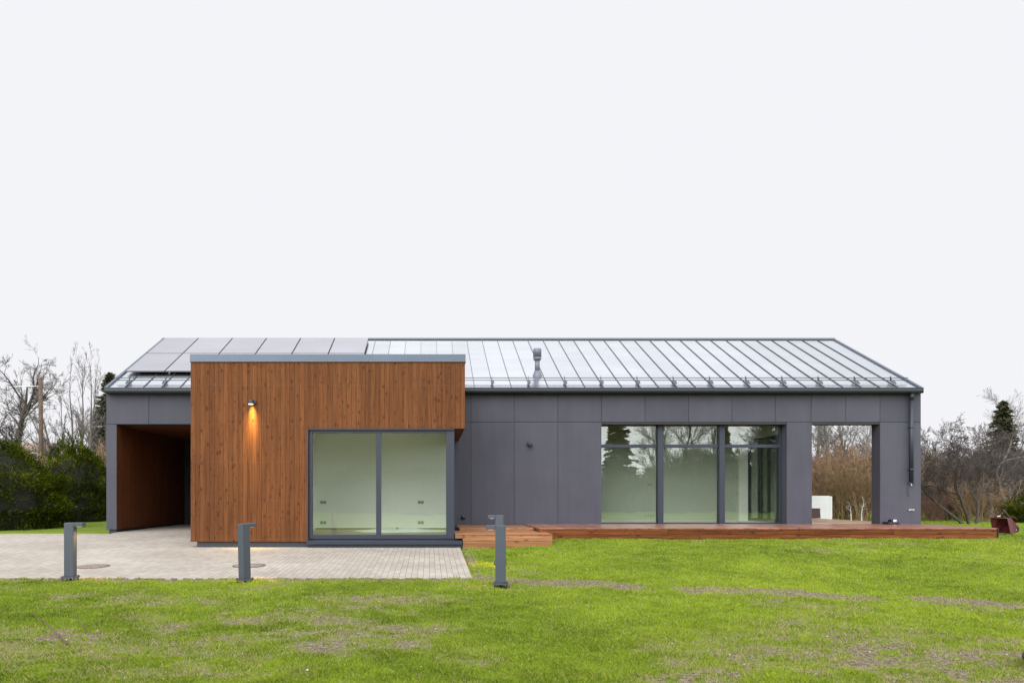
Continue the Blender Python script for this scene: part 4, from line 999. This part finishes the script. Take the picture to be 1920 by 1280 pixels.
# neighbour's house
def neighbour(px0, px1, D, zr, ze, label, depth=3.2):
    x0, x1 = at(px0, D), at(px1, D); t = thing('neighbour_house', ((x0 + x1) / 2, D + depth, -.9), label, 'house')
    b_ = MB(); b_.box(x0 + .3, x1 - .3, D + .4, D + 2 * depth - .4, -.95, ze); b_.prism([(D + .4, ze), (D + 2 * depth - .4, ze), (D + depth, zr - .15)], x0 + .3, x1 - .3, 0); b_.build('wall', M['house_wall'], t)
    b_ = MB(); rows = 12; cols = int((x1 - x0) / .32)
    for s_ in (1, -1):
        for r_ in range(rows):
            for c in range(cols):
                a0 = r_ / rows; a1 = (r_ + 1.12) / rows
                ya = D + a0 * depth; yb = D + a1 * depth
                if s_ < 0: ya, yb = 2 * (D + depth) - ya, 2 * (D + depth) - yb
                za = ze + a0 * (zr - ze) + .06; zb = ze + a1 * (zr - ze) + .01
                xa = x0 + c * .32; xm = xa + .13; xb = xa + .31
                b_.add([(xa, ya, za), (xm, ya, za + .05), (xb, ya, za), (xb, yb, zb), (xm, yb, zb + .05), (xa, yb, zb), (xa, ya, za - .05), (xb, ya, za - .05)], [(0, 1, 4, 5), (1, 2, 3, 4), (6, 7, 2, 1, 0)])
    rf_ = b_.build('roof', M['tiles'], t)
    b_ = MB(); b_.tube([(x0, D + depth, zr + .02), (x1, D + depth, zr + .02)], .09, 8); b_.build('ridge_tiles', M['tiles'], rf_)
    for wx in np.arange(x0 + 1.2, x1 - 1, 2.6):
        b_ = MB(); b_.box(wx, wx + .9, D + .36, D + .42, ze - 1.6, ze - .5); w_ = b_.build('window', M['white'], t)
        b_ = MB(); b_.box(wx + .07, wx + .83, D + .35, D + .358, ze - 1.53, ze - .57); b_.build('pane', M['glass2'], w_)
m, n, l, b = new_mat('clay_tiles'); rr_ = ramp(n, [(0, (.16, .12, .105)), (.5, (.27, .20, .17)), (1, (.36, .29, .25))]); l.new(attr(n, 'rnd'), rr_.inputs[0]); l.new(rr_.outputs[0], b.inputs['Base Color']); b.inputs['Roughness'].default_value = .8
M['tiles'] = m
neighbour(128, 300, 44, 3.9, 1.2, "neighbour's house with a brown-grey tiled roof left of the grey house corner")
neighbour(-60, 66, 52, 4.3, 2.0, "neighbour's house roof behind the old trees at the left edge")

# white low wall and brown box beyond the covered terrace
x0, x1 = at(1495, 24.6), at(1553, 24.6)
t = thing('low_white_wall', ((x0 + x1) / 2, 25, -.95), 'low white wall end beyond the terrace deck, seen through the opening', 'wall')
b_ = MB(); b_.bev(x0, x1, 24.5, 24.75, -1.0, .04, .006); b_.bev(x1 + .003, x1 + .085, 24.5, 26.6, -1.0, .02, .006); b_.build('wall_block', M['white'], t)
t = thing('brown_box', (13.1, 23.9, DZ), 'small dark brown box on the deck in front of the white wall', 'box')
b_ = MB(); b_.prism([(at(1515, 24), DZ + .002), (at(1535.5, 24), DZ + .002), (at(1534.5, 24), DZ + .33), (at(1515, 24), DZ + .33)], 23.9, 24.1, 1); b_.build('body', M['brownbox'], t)
b_ = MB(); b_.bev(at(1514, 24), at(1535.5, 24), 23.88, 24.12, DZ + .331, DZ + .345, .002); b_.build('lid', M['brownbox'], t)

# wheelbarrow tipped on its nose
x, y = at(1887, 17.9), 17.9; zg = gh(x, y)
wbw = thing('wheelbarrow', (x, y, zg), 'maroon wheelbarrow tipped up on the grass right of the deck', 'wheelbarrow')
s_ = 17.9 / 1280
def q(px_, py_, dy): return ((px_ - 805) * s_ - x, dy, (931 - py_) * s_ - zg)
def hexa(b_, f, k): b_.add([q(*p, -k) for p in f] + [q(*p, k) for p in f], [tuple(range(len(f)))[::-1], tuple(range(len(f), 2 * len(f)))] + [(i, (i + 1) % len(f), len(f) + (i + 1) % len(f), len(f) + i) for i in range(len(f))])
b_ = MB()
rim = [q(1874, 970.5, -.24), q(1880, 999, -.24), q(1880, 999, .30), q(1874, 970.5, .30)]
flo = [q(1884, 970, -.2), q(1896, 985, -.2), q(1896, 985, .2), q(1884, 970, .2)]
nose = [q(1890, 999, -.20), q(1890, 999, .26)]
vv = rim + flo + nose
b_.add(vv, [(0, 4, 5, 8, 1), (3, 2, 9, 6, 7), (4, 7, 6, 5), (0, 3, 7, 4), (5, 6, 9, 8), (1, 8, 9, 2)])
inn = [tuple(c * .94 + d_ * .06 for c, d_ in zip(p, (0.02, 0, .25))) for p in vv]
b_.add(inn, [(1, 8, 5, 4, 0), (7, 6, 9, 2, 3), (5, 6, 7, 4), (4, 7, 3, 0), (8, 9, 6, 5), (2, 9, 8, 1)])
b_.build('tray', M['maroon'], wbw, (0, 0, 0))
for sy in (-.2, .2):
    b_ = MB(); b_.tube([q(1866, 955, sy * 1.3), q(1880, 968, sy), q(1897, 985, sy * .8), q(1904, 992, sy * .3)], .016, 8); b_.build('handle', M['brownbox'], wbw, (0, 0, 0))
for sy in (-.12, .14):
    b_ = MB(); b_.tube([q(1888, 967, sy), q(1895, 969, sy), q(1899, 974, sy)], .012, 6); b_.build('leg', M['maroon'], wbw, (0, 0, 0))
def wheel(nm, r0, r1, w, m, par):
    b_ = MB(); c = q(1903, 991, 0); vs = []; fs = []; n = 22
    for yy, rr in ((-w, r0), (-w, r1 * .96), (-w * .4, r1), (w * .4, r1), (w, r1 * .96), (w, r0)):
        for k in range(n): a = 2 * math.pi * k / n; vs.append((c[0] + rr * math.cos(a), c[1] + yy, c[2] + rr * math.sin(a)))
    for i in range(6):
        for k in range(n): fs.append((i * n + k, i * n + (k + 1) % n, ((i + 1) % 6) * n + (k + 1) % n, ((i + 1) % 6) * n + k))
    if r0 < .03: fs.append(tuple(range(n))[::-1]); fs.append(tuple(5 * n + k for k in range(n)))
    b_.add(vs, fs, .5, True); return b_.build(nm, m, par, (0, 0, 0))
wt = wheel('wheel', .045, .095, .03, M['rubber'], wbw); wheel('rim', .012, .055, .022, M['white'], wt)
# dark planter and pot behind the deck corner
x, y = at(1869, 19.2), 19.2
t = thing('planter', (x, y, gh(x, y)), 'small dark planter between the deck end and the wheelbarrow', 'planter')
b_ = MB(); b_.lathe(x, y, [(.10, gh(x, y)), (.13, gh(x, y) + .25), (.15, gh(x, y) + .26), (.15, gh(x, y) + .29)], 18); b_.build('pot', M['black'], t)
b_ = MB(); b_.tube([(x - .03, y, gh(x, y) + .29), (x + .02, y, gh(x, y) + .42), (x + .10, y, gh(x, y) + .44)], .012, 6); b_.build('stem', M['white_bark'], t)

# rock and sticks on the lawn
r_ = np.random.default_rng(5); x, y = 5.19, 5.62
b_ = MB(); n = 20; m_ = 14; vs = []; fs = []
for j in range(m_):
    th = math.pi * j / (m_ - 1)
    for k in range(n):
        a = 2 * math.pi * k / n; dd = (math.sin(th) * math.cos(a), math.sin(th) * math.sin(a), math.cos(th))
        rr = 1 + .30 * (float(fbm(dd[0] * 2 + 3, dd[1] * 2 + dd[2] * 3, .7, 3)) - .5)
        vs.append((x + .25 * rr * dd[0], y + .2 * rr * dd[1], gh(x, y) + .10 + .16 * rr * dd[2]))
for j in range(m_ - 1):
    for k in range(n): fs.append((j * n + k, j * n + (k + 1) % n, (j + 1) * n + (k + 1) % n, (j + 1) * n + k))
b_.add([(a, c, d_) for a, c, d_ in vs], [f[::-1] for f in fs], .5, True)
o = b_.build('rock', M['rock'], None, (x, y, gh(x, y))); tag(o, 'dark brown rock cut by the right edge of the picture on the lawn', 'rock')
def stick(px0, py0, px1, py1, label, rad):
    pts = []
    for f in (0, .35, .7, 1):
        pxx, pyy = px0 + (px1 - px0) * f, py0 + (py1 - py0) * f
        D = 1.42 * 1280 / (pyy - 931)
        for _ in range(4): D = -gh(at(pxx, D), D) * 1280 / (pyy - 931)
        pts.append((at(pxx, D) + random.uniform(-.01, .01), D, gh(at(pxx, D), D) + .035 + .05 * f * (1 - f)))
    b_ = MB(); b_.tube(pts, [rad, rad * .9, rad * .7, rad * .4], 6); o = b_.build('fallen_stick', M['pole'], None, pts[0]); tag(o, label, 'stick', 'sticks on the lawn')
stick(127, 1214, 70, 1160, 'longer thin brown stick lying on the lawn at lower left', .008)
stick(162, 1192, 140, 1156, 'shorter thin dark stick lying on the lawn at lower left', .006)

# ------------------------------------------------------------------ behind the camera (mirrored in the glass)
for k, (x, y, mesh, mats, s_, lab) in enumerate(((17.2, -24, spruce, (M['trunk_brown'], M['spruce']), 1.05, 'spruce across the lawn, mirrored in the left pane of the big window'),
        (21.5, -25, tall, BB, 1.0, 'bare tree right of the spruce, mirrored in the big window'), (24, -23, tall, BB, 1.05, 'bare tree mirrored in the middle pane of the big window'),
        (26.5, -26, tall, BB, 1.1, 'bare tree mirrored right of the middle in the big window'), (30, -24, tall, GB, 1.0, 'bare tree mirrored in the right pane of the big window'),
        (28.2, -21, tall, BB, .95, 'slim bare tree mirrored between two others in the big window'), (22.8, -27, tall, GB, 1.2, 'tall bare tree standing back, mirrored in the middle pane'),
        (19.4, -20, tall, BB, .8, 'small bare tree beside the spruce, mirrored in the big window'), (27.6, -25.5, spruce, (M['trunk_brown'], M['spruce']), .85, 'spruce mirrored by the second post of the big window'), (31.2, -24.5, spruce, (M['trunk_brown'], M['spruce']), .95, 'spruce mirrored in the right pane of the big window'), (25.3, -30, tall, GB, 1.35, 'tallest bare tree mirrored in the big window'), (32, -28, tall, BB, 1.2, 'bare tree farthest right of those mirrored in the big window'))):
    tree_obj('spruce' if mesh is spruce else 'tall_tree', (x, y, gh(x, y)), lab, 'tree', mesh, mats, 'trees across the lawn', k * 1.1, s_)
evergreen('evergreen_hedge', 4, -19.5, 26, 1.5, 3.3, 34000, .22, M['hedge_far'], 'long green hedge across the lawn, mirrored low in the windows', 55, .12)
evergreen('evergreen_hedge', 28.5, -29, 8.5, 1.5, 4.9, 26000, .26, M['hedge_far'], 'taller dull green hedge across the lawn, mirrored in the right half of the big window', 57, .3)
bn = thing('timber_barn', (-5, -23, -1.2), 'tall olive timber-clad barn across the lawn, mirrored in the corner window', 'barn')
b_ = MB(); z = -1.3
while z < 5.6: b_.box(-16, 5, -20.02, -20, z, z + .21); z += .23
b_.box(-16, 5, -26, -20.03, -1.3, 5.6); b_.build('wall', M['barn'], bn)
b_ = MB(); b_.prism([(-19.6, 5.55), (-26.4, 5.55), (-23, 7.6)], -16.3, 5.3, 0); b_.build('roof', M['tiles'], bn)
# ------------------------------------------------------------------ grass blades (stuff) and litter
def blades(n, ylo, yhi, seed, name, lab, dens=1.0):
    r_ = np.random.default_rng(seed)
    y = np.exp(r_.uniform(math.log(ylo), math.log(yhi), n)); x = r_.uniform(-.9, 1.3, n) * y
    b_ = bareness(x, y)
    keep = ~on_paving(x, y, .0) & ~((x > DX0 - .02) & (x < DX1 + .02) & (y > DY0 - .03) & (y < YF)) & ~((x > .5) & (x < SX1 + .01) & (y > SY0 - .02) & (y < YF)) & ~((x > XL) & (x < XR + .2) & (y > YF) & (y < YB)) & ~((x < .75) & (y > 15))
    keep &= (r_.random(n) > b_ * .9)
    x, y, b_ = x[keep], y[keep], b_[keep]; n = len(x)
    z = ground_h(x, y) + (fbm(x, y, .8, 3) - .5) * .05
    tuft = fbm(x, y, .16, 3); reg = fbm(x + 9, y + 31, 1.7, 3)
    h = (.009 + .032 * tuft ** 1.7 * 1.7) * r_.uniform(.55, 1.25, n) * (1 - .45 * b_) * (.8 + .4 * reg)
    h = h * np.where(r_.random(n) < .008, 1.8, 1.0)
    w = np.maximum(.0022, y * .00048) * r_.uniform(.7, 1.3, n)
    az = r_.uniform(0, 2 * np.pi, n); lean = np.abs(r_.normal(0, .55, n)) + .1
    la = r_.uniform(0, 2 * np.pi, n)
    dx_, dy_ = np.cos(az) * w, np.sin(az) * w
    tx, ty = np.cos(la) * lean * h, np.sin(la) * lean * h
    zb = z - .008
    v = np.stack([np.stack([x - dx_, y - dy_, zb], -1), np.stack([x + dx_, y + dy_, zb], -1), np.stack([x + tx * .45 + dx_ * .7, y + ty * .45 + dy_ * .7, z + h * .6], -1), np.stack([x + tx, y + ty, z + h], -1)], 1).reshape(-1, 3)
    i = np.arange(n) * 4
    f = np.stack([i, i + 1, i + 2, i + 3], -1)
    tone = np.clip(.18 + .42 * reg + .35 * (fbm(x, y, .3, 3) - .25) + r_.normal(0, .16, n), 0, .8)
    dry = r_.random(n) < (.05 + .6 * b_); tone = np.where(dry, r_.uniform(.84, 1, n), tone)
    me = np_mesh(name, v, f, [('rnd', 'FACE', tone)]); o = make_obj(name, me, M['blade']); tag(o, lab, 'grass', kind='stuff'); return o
blades(1900000, 4.0, 17.5, 91, 'grass', 'short bright green lawn grass with thin and bare patches')
blades(120000, 17.5, 45, 92, 'grass', 'short grass beside and beyond the house')

def litter():
    r_ = np.random.default_rng(95); n = 1900
    y = np.exp(r_.uniform(math.log(4.4), math.log(15), n)); x = r_.uniform(-.7, .95, n) * y
    b_ = bareness(x, y); keep = (r_.random(n) < .10 + .9 * b_) & ~on_paving(x, y, .02) & ~((x > .5) & (x < 2.9) & (y > 15.3)) & ~((x < .75) & (y > 15)) & (y < 16)
    x, y = x[keep], y[keep]; n = len(x); z = ground_h(x, y) + (fbm(x, y, .8, 3) - .5) * .05 + .012
    s = r_.uniform(.005, .013, n) * np.where(r_.random(n) < .06, 1.7, 1); V = []
    for k, (ax, ay, az_) in enumerate(((1, 0, 0), (0, 1, 0), (-1, 0, 0), (0, -1, 0), (0, 0, .8))):
        V.append(np.stack([x + ax * s * r_.uniform(.6, 1.4, n), y + ay * s * r_.uniform(.6, 1.4, n), z + az_ * s * r_.uniform(.5, 1, n)], -1))
    V = np.stack(V, 1).reshape(-1, 3); i = (np.arange(n) * 5)[:, None]
    F = np.concatenate([i + np.array([[a, b_, 4]]) for a, b_ in ((0, 1), (1, 2), (2, 3), (3, 0))])
    rn = np.tile(r_.random(n), 4)
    me = np_mesh('leaf_litter', V, F, [('rnd', 'FACE', rn)]); return make_obj('leaf_litter', me, None)
m, n, l, b = new_mat('litter_bits'); rr_ = ramp(n, [(0, (.09, .06, .04)), (.55, (.22, .17, .12)), (.8, (.34, .30, .22)), (1, (.60, .58, .46))]); l.new(attr(n, 'rnd'), rr_.inputs[0]); l.new(rr_.outputs[0], b.inputs['Base Color'])
o = litter(); o.data.materials.append(m); tag(o, 'scattered pale leaf bits and crumbs of soil on the lawn', 'leaf litter', kind='stuff')
